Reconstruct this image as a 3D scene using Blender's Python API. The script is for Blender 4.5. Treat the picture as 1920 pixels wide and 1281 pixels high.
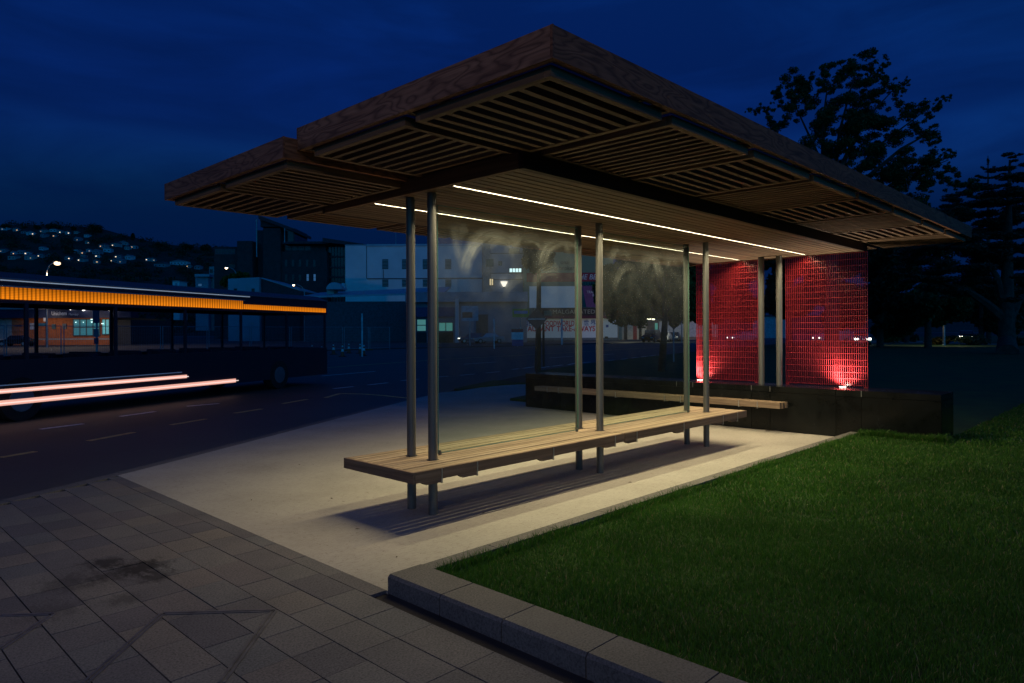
import bpy, math, random
import numpy as np
from mathutils import Vector, Matrix

# ------------------------------------------------------------------ clean
for o in list(bpy.data.objects):
    bpy.data.objects.remove(o)
S = bpy.context.scene
COL = S.collection
RND = random.Random(11)
NP = np.random.RandomState(5)
PI = math.pi

# ------------------------------------------------------------------ camera
F, A, Y0, ROLL, H = 1304.6, 0.7669, 622.3, -0.0047, 1.55
cam = bpy.data.cameras.new("camera")
cam.sensor_width = 36.0
cam.lens = F / 1920 * 36
cam.shift_y = (Y0 - 640.5) / 1920
cam.clip_start, cam.clip_end = 0.05, 6000
camo = bpy.data.objects.new("camera", cam)
COL.objects.link(camo)
camo.matrix_world = (Matrix.Translation((0, 0, H)) @ Matrix.Rotation(A - PI / 2, 4, 'Z')
                     @ Matrix.Rotation(PI / 2, 4, 'X') @ Matrix.Rotation(ROLL, 4, 'Z'))
S.camera = camo

# ------------------------------------------------------------------ world: dusk sky with thin cloud
W = bpy.data.worlds.new("World")
S.world = W
W.use_nodes = True
wn, wl = W.node_tree.nodes, W.node_tree.links
bg = wn['Background']
sky = wn.new('ShaderNodeTexSky')
sky.sky_type = 'NISHITA'
sky.sun_disc = False
sky.sun_elevation = math.radians(-3.6)
sky.sun_rotation = math.radians(212)
sky.ozone_density = 6
tint = wn.new('ShaderNodeMix'); tint.data_type = 'RGBA'; tint.blend_type = 'MULTIPLY'
tint.inputs[0].default_value = 1.0
tint.inputs[7].default_value = (0.08, 1.34, 0.71, 1)
wl.new(sky.outputs[0], tint.inputs[6])
tc = wn.new('ShaderNodeTexCoord')
mp = wn.new('ShaderNodeMapping'); mp.inputs['Scale'].default_value = (1.0, 1.0, 4.5)
wl.new(tc.outputs['Generated'], mp.inputs[0])
cn = wn.new('ShaderNodeTexNoise'); cn.inputs['Scale'].default_value = 2.6
cn.inputs['Detail'].default_value = 7; cn.inputs['Roughness'].default_value = 0.55
cn.inputs['Distortion'].default_value = 0.5
wl.new(mp.outputs[0], cn.inputs[0])
cr = wn.new('ShaderNodeValToRGB')
cr.color_ramp.elements[0].position = 0.40; cr.color_ramp.elements[0].color = (0.66, 0.62, 0.68, 1)
cr.color_ramp.elements[1].position = 0.64; cr.color_ramp.elements[1].color = (1.3, 1.65, 1.45, 1)
wl.new(cn.outputs[0], cr.inputs[0])
mul = wn.new('ShaderNodeMix'); mul.data_type = 'RGBA'; mul.blend_type = 'MULTIPLY'
mul.inputs[0].default_value = 1.0
# broken bank of low cloud around the horizon
sz = wn.new('ShaderNodeSeparateXYZ'); wl.new(tc.outputs['Generated'], sz.inputs[0])
def wm(op, a, b):
    x = wn.new('ShaderNodeMath'); x.operation = op
    for i, q in enumerate((a, b)):
        if isinstance(q, (int, float)): x.inputs[i].default_value = q
        else: wl.new(q, x.inputs[i])
    return x.outputs[0]
bz = wm('ADD', sz.outputs['Z'], wm('MULTIPLY', wm('SUBTRACT', cn.outputs[0], .5), .10))
up_ = wn.new('ShaderNodeMapRange'); up_.interpolation_type = 'SMOOTHSTEP'; wl.new(bz, up_.inputs[0])
up_.inputs[1].default_value = .272; up_.inputs[2].default_value = .246
dn_ = wn.new('ShaderNodeMapRange'); dn_.interpolation_type = 'SMOOTHSTEP'; wl.new(bz, dn_.inputs[0])
dn_.inputs[1].default_value = .09; dn_.inputs[2].default_value = .235
bank = wn.new('ShaderNodeMix'); bank.data_type = 'RGBA'; bank.blend_type = 'MULTIPLY'
wl.new(wm('MULTIPLY', up_.outputs[0], dn_.outputs[0]), bank.inputs[0])
wl.new(tint.outputs[2], bank.inputs[6]); bank.inputs[7].default_value = (2.0, 2.5, 1.9, 1)
wl.new(bank.outputs[2], mul.inputs[6]); wl.new(cr.outputs[0], mul.inputs[7])
add = wn.new('ShaderNodeMix'); add.data_type = 'RGBA'; add.blend_type = 'ADD'
add.inputs[0].default_value = 1.0
add.inputs[7].default_value = (0.0001, 0.0020, 0.0115, 1)
wl.new(mul.outputs[2], add.inputs[6]); wl.new(add.outputs[2], bg.inputs[0])
bg.inputs[1].default_value = 4.3

W.cycles.sampling_method = 'NONE'

# the sun has set: the sky above, the shelter's own lamps and the street lamps are all the light there is
S.view_settings.view_transform = 'Standard'
S.view_settings.look = 'None'
S.view_settings.exposure = 0.0
S.view_settings.gamma = 1.0
S.view_settings.use_curve_mapping = False
S.render.engine = 'CYCLES'
S.cycles.use_denoising = True
S.cycles.denoising_prefilter = 'ACCURATE'
S.cycles.use_adaptive_sampling = False
S.cycles.sample_clamp_direct = 9.0
S.cycles.max_bounces = 8
S.cycles.transparent_max_bounces = 16
S.cycles.sample_clamp_indirect = 4.0
S.cycles.caustics_reflective = False
S.cycles.caustics_refractive = False

# ------------------------------------------------------------------ picking helpers (real positions at real distances)
CR = Vector((math.sin(A), -math.cos(A), 0))      # to the right of the view
CF = Vector((math.cos(A), math.sin(A), 0))       # along the view
HEAD = A - PI / 2
def hor(u): return Y0 + ROLL * (u - 960)
def at(u, v, d):
    return CR * ((u - 960) / F * d) + CF * d + Vector((0, 0, H - (v - hor(u)) * d / F))
def gx(u, d): return (u - 960) / F * d
def gz(u, v, d): return H - (v - hor(u)) * d / F
def ground(u, v, z=0.0):
    d = (H - z) * F / (v - hor(u))
    p = at(u, v, d); p.z = z
    return p

# ------------------------------------------------------------------ materials
MATS = {}
def newmat(name):
    m = bpy.data.materials.new(name); m.use_nodes = True
    n, l = m.node_tree.nodes, m.node_tree.links
    return m, n, l, n['Principled BSDF']

def vmath(n, l, op, a, b):
    x = n.new('ShaderNodeMath'); x.operation = op
    for i, q in enumerate((a, b)):
        if q is None: continue
        if isinstance(q, (int, float)): x.inputs[i].default_value = q
        else: l.new(q, x.inputs[i])
    return x.outputs[0]

def pos(n, l, scale=(1, 1, 1), rnd=0.0):
    g = n.new('ShaderNodeNewGeometry')
    p = g.outputs['Position']
    if rnd:
        oi = n.new('ShaderNodeObjectInfo')
        a = n.new('ShaderNodeVectorMath'); a.operation = 'SCALE'
        l.new(oi.outputs['Random'], a.inputs['Scale']); a.inputs[0].default_value = (rnd, rnd * .7, rnd * .4)
        b = n.new('ShaderNodeVectorMath'); b.operation = 'ADD'
        l.new(p, b.inputs[0]); l.new(a.outputs[0], b.inputs[1]); p = b.outputs[0]
    m = n.new('ShaderNodeVectorMath'); m.operation = 'MULTIPLY'
    l.new(p, m.inputs[0]); m.inputs[1].default_value = scale
    return m.outputs[0]

def noise(n, l, vec, scale, detail=4, rough=.55, dist=0.0):
    t = n.new('ShaderNodeTexNoise')
    t.inputs['Scale'].default_value = scale; t.inputs['Detail'].default_value = detail
    t.inputs['Roughness'].default_value = rough; t.inputs['Distortion'].default_value = dist
    l.new(vec, t.inputs['Vector'])
    return t.outputs['Fac']

def ramp(n, l, fac, stops):
    r = n.new('ShaderNodeValToRGB')
    e = r.color_ramp.elements
    while len(e) < len(stops): e.new(0.5)
    for i, (p, c) in enumerate(stops):
        e[i].position = p; e[i].color = (*c, 1) if len(c) == 3 else c
    l.new(fac, r.inputs[0])
    return r.outputs[0]

def mixc(n, l, fac, a, b, mode='MIX'):
    m = n.new('ShaderNodeMix'); m.data_type = 'RGBA'; m.blend_type = mode
    for i, q in ((0, fac), (6, a), (7, b)):
        if isinstance(q, (int, float)): m.inputs[i].default_value = q
        elif isinstance(q, (tuple, list)): m.inputs[i].default_value = (*q, 1)
        else: l.new(q, m.inputs[i])
    return m.outputs[2]

def bump(n, l, bs, h, strength=.3, dist=.01):
    b = n.new('ShaderNodeBump'); b.inputs['Strength'].default_value = strength
    b.inputs['Distance'].default_value = dist
    l.new(h, b.inputs['Height']); l.new(b.outputs[0], bs.inputs['Normal'])

def plain(name, c, rough=.6, metal=0.0, var=.25, scale=3.0, spec=.4, obvar=0.0, bumpy=0.0):
    if name in MATS: return MATS[name]
    m, n, l, bs = newmat(name)
    bs.inputs['Roughness'].default_value = rough; bs.inputs['Metallic'].default_value = metal
    bs.inputs['Specular IOR Level'].default_value = spec
    f = noise(n, l, pos(n, l), scale, 5)
    c0 = tuple(x * (1 - var) for x in c); c1 = tuple(min(1, x * (1 + var)) for x in c)
    col = ramp(n, l, f, [(.3, c0), (.7, c1)])
    if obvar:
        oi = n.new('ShaderNodeObjectInfo')
        v = ramp(n, l, oi.outputs['Random'], [(0, (1 - obvar,) * 3), (1, (1 + obvar,) * 3)])
        col = mixc(n, l, 1.0, col, v, 'MULTIPLY')
    l.new(col, bs.inputs['Base Color'])
    if bumpy: bump(n, l, bs, noise(n, l, pos(n, l), scale * 12, 3), bumpy, .01)
    MATS[name] = m
    return m

def glow(name, c, s, oneway=False):
    if name in MATS: return MATS[name]
    m, n, l, bs = newmat(name)
    bs.inputs['Base Color'].default_value = (*c, 1)
    bs.inputs['Emission Color'].default_value = (*c, 1)
    bs.inputs['Emission Strength'].default_value = s
    if not oneway: m.cycles.emission_sampling = 'NONE'
    MATS[name] = m
    return m

def wood(name, axis, dark, mid, light, grain=1.0, rough=.62, figure=False, rnd=9.0):
    """timber whose grain runs along the given world axis"""
    if name in MATS: return MATS[name]
    m, n, l, bs = newmat(name)
    k = {'x': (.35, 9, 9), 'y': (9, .35, 9), 'z': (9, 9, .35)}[axis]
    p = pos(n, l, k, rnd)
    f1 = noise(n, l, p, 2.6, 6, .62, .4)
    k2 = {'x': (1.2, 60, 60), 'y': (60, 1.2, 60), 'z': (60, 60, 1.2)}[axis]
    f2 = noise(n, l, pos(n, l, k2, rnd), 2.0, 3, .6)
    col = ramp(n, l, f1, [(.28, dark), (.5, mid), (.72, light)])
    col = mixc(n, l, .55, col, ramp(n, l, f2, [(.3, (.55, .55, .55)), (.7, (1.15, 1.15, 1.15))]), 'MULTIPLY')
    hgt = f2
    if figure:        # cathedral figure of a flat-sawn board
        kf = {'x': (.9, 4.6, 4.6), 'y': (4.6, .9, 4.6)}[axis]
        g = noise(n, l, pos(n, l, kf, rnd), 1.25, 2.5, .45, .35)
        s = vmath(n, l, 'MULTIPLY', g, 34.0)
        s = vmath(n, l, 'PINGPONG', s, 1.0)
        lines = ramp(n, l, s, [(.0, (.42, .39, .36)), (.30, (.84, .82, .80)), (.6, (1.1, 1.1, 1.1)), (1, (1.2, 1.2, 1.2))])
        col = mixc(n, l, .85, col, lines, 'MULTIPLY')
        hgt = s
    oi = n.new('ShaderNodeObjectInfo')
    v = ramp(n, l, oi.outputs['Random'], [(0, (.72, .70, .68)), (.5, (1, 1, 1)), (1, (1.22, 1.2, 1.15))])
    col = mixc(n, l, 1.0, col, v, 'MULTIPLY')
    l.new(col, bs.inputs['Base Color'])
    bs.inputs['Roughness'].default_value = rough
    bs.inputs['Specular IOR Level'].default_value = .3
    bump(n, l, bs, hgt, .25 * grain, .004)
    MATS[name] = m
    return m

# ------------------------------------------------------------------ mesh helpers
class MB:
    def __init__(s): s.v, s.f, s.n = [], [], 0
    def add(s, v, f):
        b = s.n
        s.v += [tuple(q) for q in v]; s.n += len(v)
        s.f += [tuple(i + b for i in q) for q in f]
        return s
    def box(s, x0, x1, y0, y1, z0, z1):
        v = [(x, y, z) for z in (z0, z1) for x, y in ((x0, y0), (x1, y0), (x1, y1), (x0, y1))]
        return s.add(v, [(3, 2, 1, 0), (4, 5, 6, 7), (0, 1, 5, 4), (1, 2, 6, 5), (2, 3, 7, 6), (3, 0, 4, 7)])
    def prism(s, poly, z0, z1):
        n = len(poly)
        v = [(x, y, z0) for x, y in poly] + [(x, y, z1) for x, y in poly]
        f = [tuple(range(n))[::-1], tuple(range(n, 2 * n))] + [(i, (i + 1) % n, n + (i + 1) % n, n + i) for i in range(n)]
        return s.add(v, f)
    def extrude(s, prof, y0, y1):      # profile in x,z drawn along y
        n = len(prof)
        v = [(x, y0, z) for x, z in prof] + [(x, y1, z) for x, z in prof]
        f = [tuple(range(n)), tuple(range(n, 2 * n))[::-1]] + [(i, n + i, n + (i + 1) % n, (i + 1) % n) for i in range(n)]
        return s.add(v, f)
    def tube(s, a, b, r0, r1=None, n=12, caps=True):
        r1 = r0 if r1 is None else r1
        a, b = Vector(a), Vector(b)
        d = (b - a).normalized()
        u = d.orthogonal().normalized(); w = d.cross(u)
        v = []
        for c, r in ((a, r0), (b, r1)):
            v += [c + (u * math.cos(2 * PI * i / n) + w * math.sin(2 * PI * i / n)) * r for i in range(n)]
        f = [(i, (i + 1) % n, n + (i + 1) % n, n + i) for i in range(n)]
        if caps: f += [tuple(range(n))[::-1], tuple(range(n, 2 * n))]
        return s.add(v, f)
    def path(s, pts, rad, n=8):
        for i in range(len(pts) - 1):
            s.tube(pts[i], pts[i + 1], rad[i], rad[i + 1], n, caps=(i in (0, len(pts) - 2)))
        return s
    def ball(s, c, r, n=8, m=6, sq=(1, 1, 1)):
        v, f = [], []
        for j in range(m + 1):
            t = PI * j / m
            for i in range(n):
                p = 2 * PI * i / n
                v.append((c[0] + r * sq[0] * math.sin(t) * math.cos(p), c[1] + r * sq[1] * math.sin(t) * math.sin(p), c[2] + r * sq[2] * math.cos(t)))
        for j in range(m):
            for i in range(n):
                f.append((j * n + i, (j + 1) * n + i, (j + 1) * n + (i + 1) % n, j * n + (i + 1) % n))
        return s.add(v, f)
    def mesh(s, name, m=None, smooth=False):
        me = bpy.data.meshes.new(name)
        me.from_pydata(s.v, [], s.f)
        if m: me.materials.append(m)
        if smooth:
            me.polygons.foreach_set('use_smooth', [True] * len(me.polygons))
            try: me.set_sharp_from_angle(angle=math.radians(40))
            except Exception: pass
        me.update()
        return me

def link(name, me, parent=None):
    o = bpy.data.objects.new(name, me)
    COL.objects.link(o)
    if parent is not None:
        o.parent = parent
        o.matrix_parent_inverse = world_of(parent).inverted()
    return o
def world_of(o):
    m = o.matrix_basis.copy()
    if o.parent is not None: m = world_of(o.parent) @ o.matrix_parent_inverse @ m
    return m
def obj(name, mb, m, parent=None, smooth=False):
    return link(name, mb.mesh(name, m, smooth), parent)
def lobj(name, mb, m, parent, smooth=False):
    """child whose mesh is given in the parent's own coordinates"""
    o = bpy.data.objects.new(name, mb.mesh(name, m, smooth)); COL.objects.link(o)
    o.parent = parent
    return o
def tag(o, label, cat, group=None, kind=None):
    o['label'] = label; o['category'] = cat
    if group: o['group'] = group
    if kind: o['kind'] = kind
    return o
def struct(name, mb, m, smooth=False):
    o = obj(name, mb, m, None, smooth); o['kind'] = 'structure'
    return o
def thing(name, label, cat, loc=(0, 0, 0), rotz=0.0, group=None):
    o = bpy.data.objects.new(name, None); COL.objects.link(o)
    o.empty_display_size = .2
    o.location = loc; o.rotation_euler = (0, 0, rotz)
    return tag(o, label, cat, group)
def dup(root, loc, rotz, label=None, group=None):
    r = root.copy(); COL.objects.link(r); r.location = loc; r.rotation_euler = (0, 0, rotz)
    if label: r['label'] = label
    if group: r['group'] = group
    for ch in list(root.children):
        c = ch.copy(); COL.objects.link(c); c.parent = r
        for g in list(ch.children):
            d = g.copy(); COL.objects.link(d); d.parent = c
    return r
UNIT = {}
def piece(name, x0, x1, y0, y1, z0, z1, m, parent):
    """one board/stone: an object of its own sharing a unit box"""
    key = m.name
    if key not in UNIT:
        UNIT[key] = MB().box(0, 1, 0, 1, 0, 1).mesh('board_' + key, m)
    o = link(name, UNIT[key], parent)
    o.location = (x0, y0, z0); o.scale = (x1 - x0, y1 - y0, z1 - z0)
    return o
def np_mesh(name, verts, quads, m):
    me = bpy.data.meshes.new(name)
    nv, nq, k = len(verts), len(quads), quads.shape[1]
    me.vertices.add(nv); me.vertices.foreach_set('co', np.ascontiguousarray(verts, dtype=np.float32).ravel())
    me.loops.add(nq * k); me.loops.foreach_set('vertex_index', np.ascontiguousarray(quads, dtype=np.int32).ravel())
    me.polygons.add(nq)
    me.polygons.foreach_set('loop_start', np.arange(0, nq * k, k, dtype=np.int32))
    me.update(calc_edges=True)
    if m: me.materials.append(m)
    return me
def text_mesh(txt, size, m, name='lettering', align='CENTER', bold=0.0, shear=0.0, extr=.01):
    cu = bpy.data.curves.new(name, 'FONT')
    cu.body = txt; cu.size = size; cu.align_x = align; cu.align_y = 'CENTER'
    cu.extrude = extr; cu.offset = bold; cu.shear = shear; cu.resolution_u = 3
    to = bpy.data.objects.new(name, cu); COL.objects.link(to)
    me = bpy.data.meshes.new_from_object(to.evaluated_get(bpy.context.evaluated_depsgraph_get()))
    bpy.data.objects.remove(to)
    me.materials.clear(); me.materials.append(m)
    return me
def lettering(txt, u, v, d, h_px, m, parent, w_px=None, bold=0.0, shear=0.0):
    """upright text facing the street; (u,v) its middle at distance d, parent oriented with HEAD"""
    size = h_px * d / F * 1.38
    me = text_mesh(txt, size, m, bold=bold * size, shear=shear, extr=.02)
    o = bpy.data.objects.new('lettering', me); COL.objects.link(o); o.parent = parent
    base = parent.location
    rel = at(u, v, d) - base
    o.location = (rel.dot(CR), rel.dot(CF), rel.z)
    o.rotation_euler = (PI / 2, 0, 0)
    if w_px:
        w = max(q.co.x for q in me.vertices) - min(q.co.x for q in me.vertices)
        o.scale = (w_px * d / F / w, 1, 1)
    return o
# ================================================================== GROUND
def stone(name, c0, c1, speck=90, rough=.75, obvar=.3, bumpy=.25, stains=False):
    if name in MATS: return MATS[name]
    m, n, l, bs = newmat(name)
    f = noise(n, l, pos(n, l), 2.2, 5, .6)
    col = ramp(n, l, f, [(.3, c0), (.7, c1)])
    s = noise(n, l, pos(n, l), speck, 2, .7)
    col = mixc(n, l, .75, col, ramp(n, l, s, [(.34, (.45, .45, .47)), (.5, (1, 1, 1)), (.68, (1.35, 1.33, 1.3))]), 'MULTIPLY')
    oi = n.new('ShaderNodeObjectInfo')
    hue = ramp(n, l, oi.outputs['Random'], [(0, (.72, .68, .76)), (.2, (1.2, 1.09, .95)), (.4, (.82, .85, .87)), (.6, (1.1, 1.06, .98)), (.8, (.68, .66, .72)), (1, (1.0, .96, .92))])
    col = mixc(n, l, min(1, obvar * 3), col, hue, 'MULTIPLY')
    if stains:
        for (sx, sy, r0, k) in ((1.47, 5.25, .16, .85), (1.60, 4.98, .22, .92), (1.62, 4.72, .14, .75), (1.42, 4.95, .2, .5), (1.20, 5.0, .22, .45), (1.02, 4.55, .2, .35), (1.35, 4.45, .12, .45)):
            d = n.new('ShaderNodeVectorMath'); d.operation = 'DISTANCE'
            l.new(pos(n, l), d.inputs[0]); d.inputs[1].default_value = (sx, sy, 0)
            w = noise(n, l, pos(n, l, (9, 4, 1)), 2.4, 6, .7)
            q = vmath(n, l, 'ADD', d.outputs['Value'], vmath(n, l, 'MULTIPLY', vmath(n, l, 'SUBTRACT', w, .5), r0 * 2.6))
            fac = ramp(n, l, vmath(n, l, 'DIVIDE', q, r0), [(.35, (k,) * 3), (1.0, (0, 0, 0))])
            col = mixc(n, l, fac, col, (.022, .02, .018))
    l.new(col, bs.inputs['Base Color'])
    bs.inputs['Roughness'].default_value = rough
    bs.inputs['Specular IOR Level'].default_value = .25
    bump(n, l, bs, s, bumpy, .003)
    MATS[name] = m
    return m

def concrete():
    m, n, l, bs = newmat('slab_concrete')
    p = pos(n, l)
    f = noise(n, l, p, 1.1, 6, .62)
    col = ramp(n, l, f, [(.25, (.30, .285, .25)), (.5, (.37, .35, .31)), (.75, (.42, .40, .36))])
    f2 = noise(n, l, pos(n, l, (5, 26, 1)), 3, 5, .7, .6)
    col = mixc(n, l, .85, col, ramp(n, l, f2, [(.3, (.70, .69, .67)), (.5, (1, 1, 1)), (.75, (1.12, 1.12, 1.1))]), 'MULTIPLY')
    f3 = noise(n, l, p, 160, 2, .7)
    col = mixc(n, l, .5, col, ramp(n, l, f3, [(.3, (.7, .7, .7)), (.6, (1.1, 1.1, 1.1))]), 'MULTIPLY')
    f4 = noise(n, l, pos(n, l, (9, 5, 1)), 4.2, 4, .5, 1.5)
    col = mixc(n, l, 1.0, col, ramp(n, l, f4, [(.24, (.55, .53, .5)), (.40, (1, 1, 1))]), 'MULTIPLY')
    l.new(col, bs.inputs['Base Color'])
    bs.inputs['Roughness'].default_value = .7; bs.inputs['Specular IOR Level'].default_value = .3
    bump(n, l, bs, f3, .2, .003)
    return m
def asphalt():
    m, n, l, bs = newmat('asphalt')
    p = pos(n, l)
    col = ramp(n, l, noise(n, l, p, .35, 5, .6), [(.3, (.033, .040, .030)), (.7, (.053, .062, .047))])
    s = noise(n, l, p, 70, 2, .7)
    col = mixc(n, l, .6, col, ramp(n, l, s, [(.35, (.6, .6, .6)), (.65, (1.4, 1.4, 1.4))]), 'MULTIPLY')
    l.new(col, bs.inputs['Base Color'])
    bs.inputs['Roughness'].default_value = .62
    bump(n, l, bs, s, .35, .01)
    return m
ASPH, CONC = asphalt(), concrete()
PAVE = stone('paving_granite', (.130, .130, .133), (.172, .170, .170), stains=True)
KERB = stone('kerb_granite', (.115, .113, .106), (.155, .150, .140), obvar=.1)
DIRT = plain('joint_dirt', (.03, .027, .024), .95, bumpy=.4)
LAWN = plain('lawn_soil', (.020, .062, .006), .95, var=.4, scale=1.3, bumpy=.6)
MARK = plain('road_paint_white', (.62, .62, .60), .6, var=.35, scale=9)
MARKY = plain('road_paint_yellow', (.62, .42, .12), .6, var=.35, scale=9)

struct('road', MB().box(-1800, 1800, -1800, 1800, -.6, -.12), ASPH)

KL = [(-60, -17.5), (-20, -1.3), (-8, 3.45), (-3, 5.9), (-.6, 7.02), (1.36, 7.985), (1.89, 8.25), (2.542, 8.606), (3.34, 9.06), (4.364, 9.671), (7.207, 11.38),
      (9.919, 12.98), (11.546, 13.85), (13.604, 14.95), (20.018, 18.05), (26.188, 20.4), (33.7, 22.5), (45.0, 25.6), (70, 31.5), (150, 50), (400, 108)]
def offs(pl, d):
    out = []
    for i, p in enumerate(pl):
        a = Vector(pl[max(0, i - 1)]); b = Vector(pl[min(len(pl) - 1, i + 1)])
        t = (b - a).normalized(); nrm = Vector((t.y, -t.x))
        out.append((p[0] + nrm.x * d, p[1] + nrm.y * d))
    return out
def kerb_y(x, d=0.0):
    pl = offs(KL, d)
    for i in range(len(pl) - 1):
        if pl[i][0] <= x <= pl[i + 1][0]:
            t = (x - pl[i][0]) / (pl[i + 1][0] - pl[i][0])
            return pl[i][1] + t * (pl[i + 1][1] - pl[i][1])
    return pl[-1][1]
KI = offs(KL, .16)
# ground under pavers and grass
base = [(x, y) for x, y in KI] + [(400, -300), (-60, -300)]
struct('ground', MB().prism(base[::-1], -.30, -.022), DIRT)
# kerb stones along the road
rk = thing('road_kerb', 'low grey granite kerb between the footpath and the road', 'kerb', (1.4, 8.0, 0))
del rk['category']; del rk['label']; rk['kind'] = 'structure'
for i in range(2, len(KL) - 2):
    a, b = Vector(KL[i]), Vector(KL[i + 1]); c, e = Vector(KI[i]), Vector(KI[i + 1])
    k = max(1, round((b - a).length / (1.0 if i < 14 else 6)))
    for j in range(k):
        t0, t1 = j / k, (j + 1) / k - .006
        q = [a.lerp(b, t0), a.lerp(b, t1), c.lerp(e, t1), c.lerp(e, t0)]
        obj('kerb_stone', MB().prism([tuple(v) for v in q][::-1], -.20, -.004 + RND.uniform(-.002, .002)), KERB, rk)

# concrete slab and the footpath that carries on beside the road
slab = [(2.4826, 3.436), (10.56, 3.436), (10.56, 9.86), (11.25, 9.86), (11.25, 10.95), (12.1, 11.25), (13.2, 12.2), (15.2, 13.95)]
slab += [(14.5, 14.2), (13.3, 14.1), (12.2, 13.75)] + [p for p in KI[::-1] if 2.48 < p[0] < 12.0] + [(2.4826, kerb_y(2.4826, .16))]
struct('footpath', MB().prism(slab, -.021, 0), CONC)

# granite pavers, each a stone of its own
pv = bpy.data.objects.new('pavement', None); COL.objects.link(pv); pv['kind'] = 'structure'; pv.location = (1.2, 5, 0)
xs = [-2.20 + .243 * i for i in range(0, 13)] + [.9250, 1.1680, 1.4020, 1.6560, 1.8910, 2.1310, 2.3650]
inlay = [[(1.425, 4.066), (1.872, 3.655)], [(1.872, 3.655), (1.321, 3.071)], [(1.425, 4.066), (.904, 3.511)],
         [(1.005, 4.501), (.797, 4.691)], [(1.005, 4.501), (.711, 4.192)]]
pav_n = 0
rest = MB()
xs = sorted(xs)
for i in range(len(xs) - 1):
    x0, x1 = xs[i] + .004, xs[i + 1] - .003
    if xs[i + 1] - xs[i] < .2: continue
    y = -3.0 + RND.uniform(0, .3)
    ymax = kerb_y(x0, .17)
    while y < ymax - .02:
        L = RND.choice([.29, .33, .33, .40, .47])
        y1 = min(y + L, ymax)
        dep = x1 * CF.x + y1 * CF.y
        u = 960 + F * (Vector((x0, y)).dot(CR.xy) / max(dep, .01))
        z = RND.uniform(-.0015, .0015)
        q = (x0, x1, y + .002, y1 - .003)
        if y1 - y > .05:
            v = 622 + F * H / max(dep, .1)
            if dep > .9 and -160 < u < 1500 and v < 1500 and pav_n < 298:
                piece('paver', *q, -.021, z, PAVE, pv); pav_n += 1
            else:
                rest.box(*q, -.021, z)
        y = y1
o = obj('paver_field', rest, PAVE, pv); o['kind'] = 'stuff'
y = 3.45
for k in range(20):      # narrow border course against the slab
    y1 = min(y + RND.choice([.30, .42, .47]), kerb_y(2.37, .17))
    if y1 - y > .03: piece('border_paver', 2.368, 2.479, y + .002, y1 - .003, -.021, RND.uniform(-.001, .001), PAVE, pv)
    y = y1
STEEL = plain('inlay_steel', (.16, .155, .15), .5, .6, var=.3, scale=14)
for (a, b) in inlay:     # flat metal strips let into the paving
    a, b = Vector(a), Vector(b); t = (b - a).normalized(); nn = Vector((-t.y, t.x))
    for off in (-.011, .011):
        q = [a + nn * (off - .007) , b + nn * (off - .007), b + nn * (off + .007), a + nn * (off + .007)]
        obj('metal_inlay', MB().prism([tuple(v) for v in q], -.02, .0035), STEEL, pv)

# lawn kerb: big granite blocks
lk = thing('lawn_kerb', 'pale granite kerb blocks edging the corner of the grass lawn', 'kerb', (2.55, 3.4, 0))
def kerbblock(y0, y1, x0=2.4826, x1=2.735):
    ch = .016
    prof = [(x0, -.02), (x0, .098 - ch), (x0 + ch, .099), (x1, .100), (x1, -.02)]
    obj('kerb_block', MB().extrude(prof, y0, y1), KERB, lk)
yk = [3.436, 2.958, 2.477, 1.941, 1.42, .90, .38, -.14, -.66, -1.2, -1.8, -2.4, -3.0]
for a, b in zip(yk[:-1], yk[1:]): kerbblock(b + .004, a - (.004 if a < 3.4 else 0))
xk = [2.737] + [3.3 + .62 * i for i in range(13)]
for a, b in zip(xk[:-1], xk[1:]):
    obj('kerb_block', MB().box(a + .003, min(b, 10.56) - .003, 3.322, 3.434, -.02, .096), KERB, lk)
obj('soil_gap', MB().box(2.37, 2.482, -3, 3.42, -.03, -.014), DIRT, lk)

# lawn sheets
struct('lawn', MB().prism([(2.736, 3.32), (2.736, -60), (300, -60), (300, 2.28), (10.56, 2.28), (10.56, 3.32)], -.02, .054), LAWN)
far = [(11.262, 2.29), (300, 2.29)] + [(x, y) for x, y in offs(KL, .17)[::-1] if 15.5 < x <= 300] + [(15.3, 13.97), (13.25, 12.18), (12.15, 11.22), (11.262, 10.93)]
struct('lawn_beyond_wall', MB().prism(far, -.02, .05), LAWN)
berm = [(12.25, 13.77), (13.3, 14.11), (14.5, 14.21), (15.3, 13.975), (15.4, kerb_y(15.4, .17)), (13.6, kerb_y(13.6, .17)), (12.4, kerb_y(12.4, .17))]
struct('grass_berm', MB().prism(berm, -.02, .03), LAWN)
pth = [ground(1600, 644, .07), ground(1750, 643.5, .07), ground(1960, 650, .07), ground(1960, 647.5, .07), ground(1750, 639.5, .07), ground(1600, 638.5, .07)]
struct('park_path', MB().prism([(p.x, p.y) for p in pth], .052, .07), plain('path_gravel', (.26, .2, .15), .9))

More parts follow.
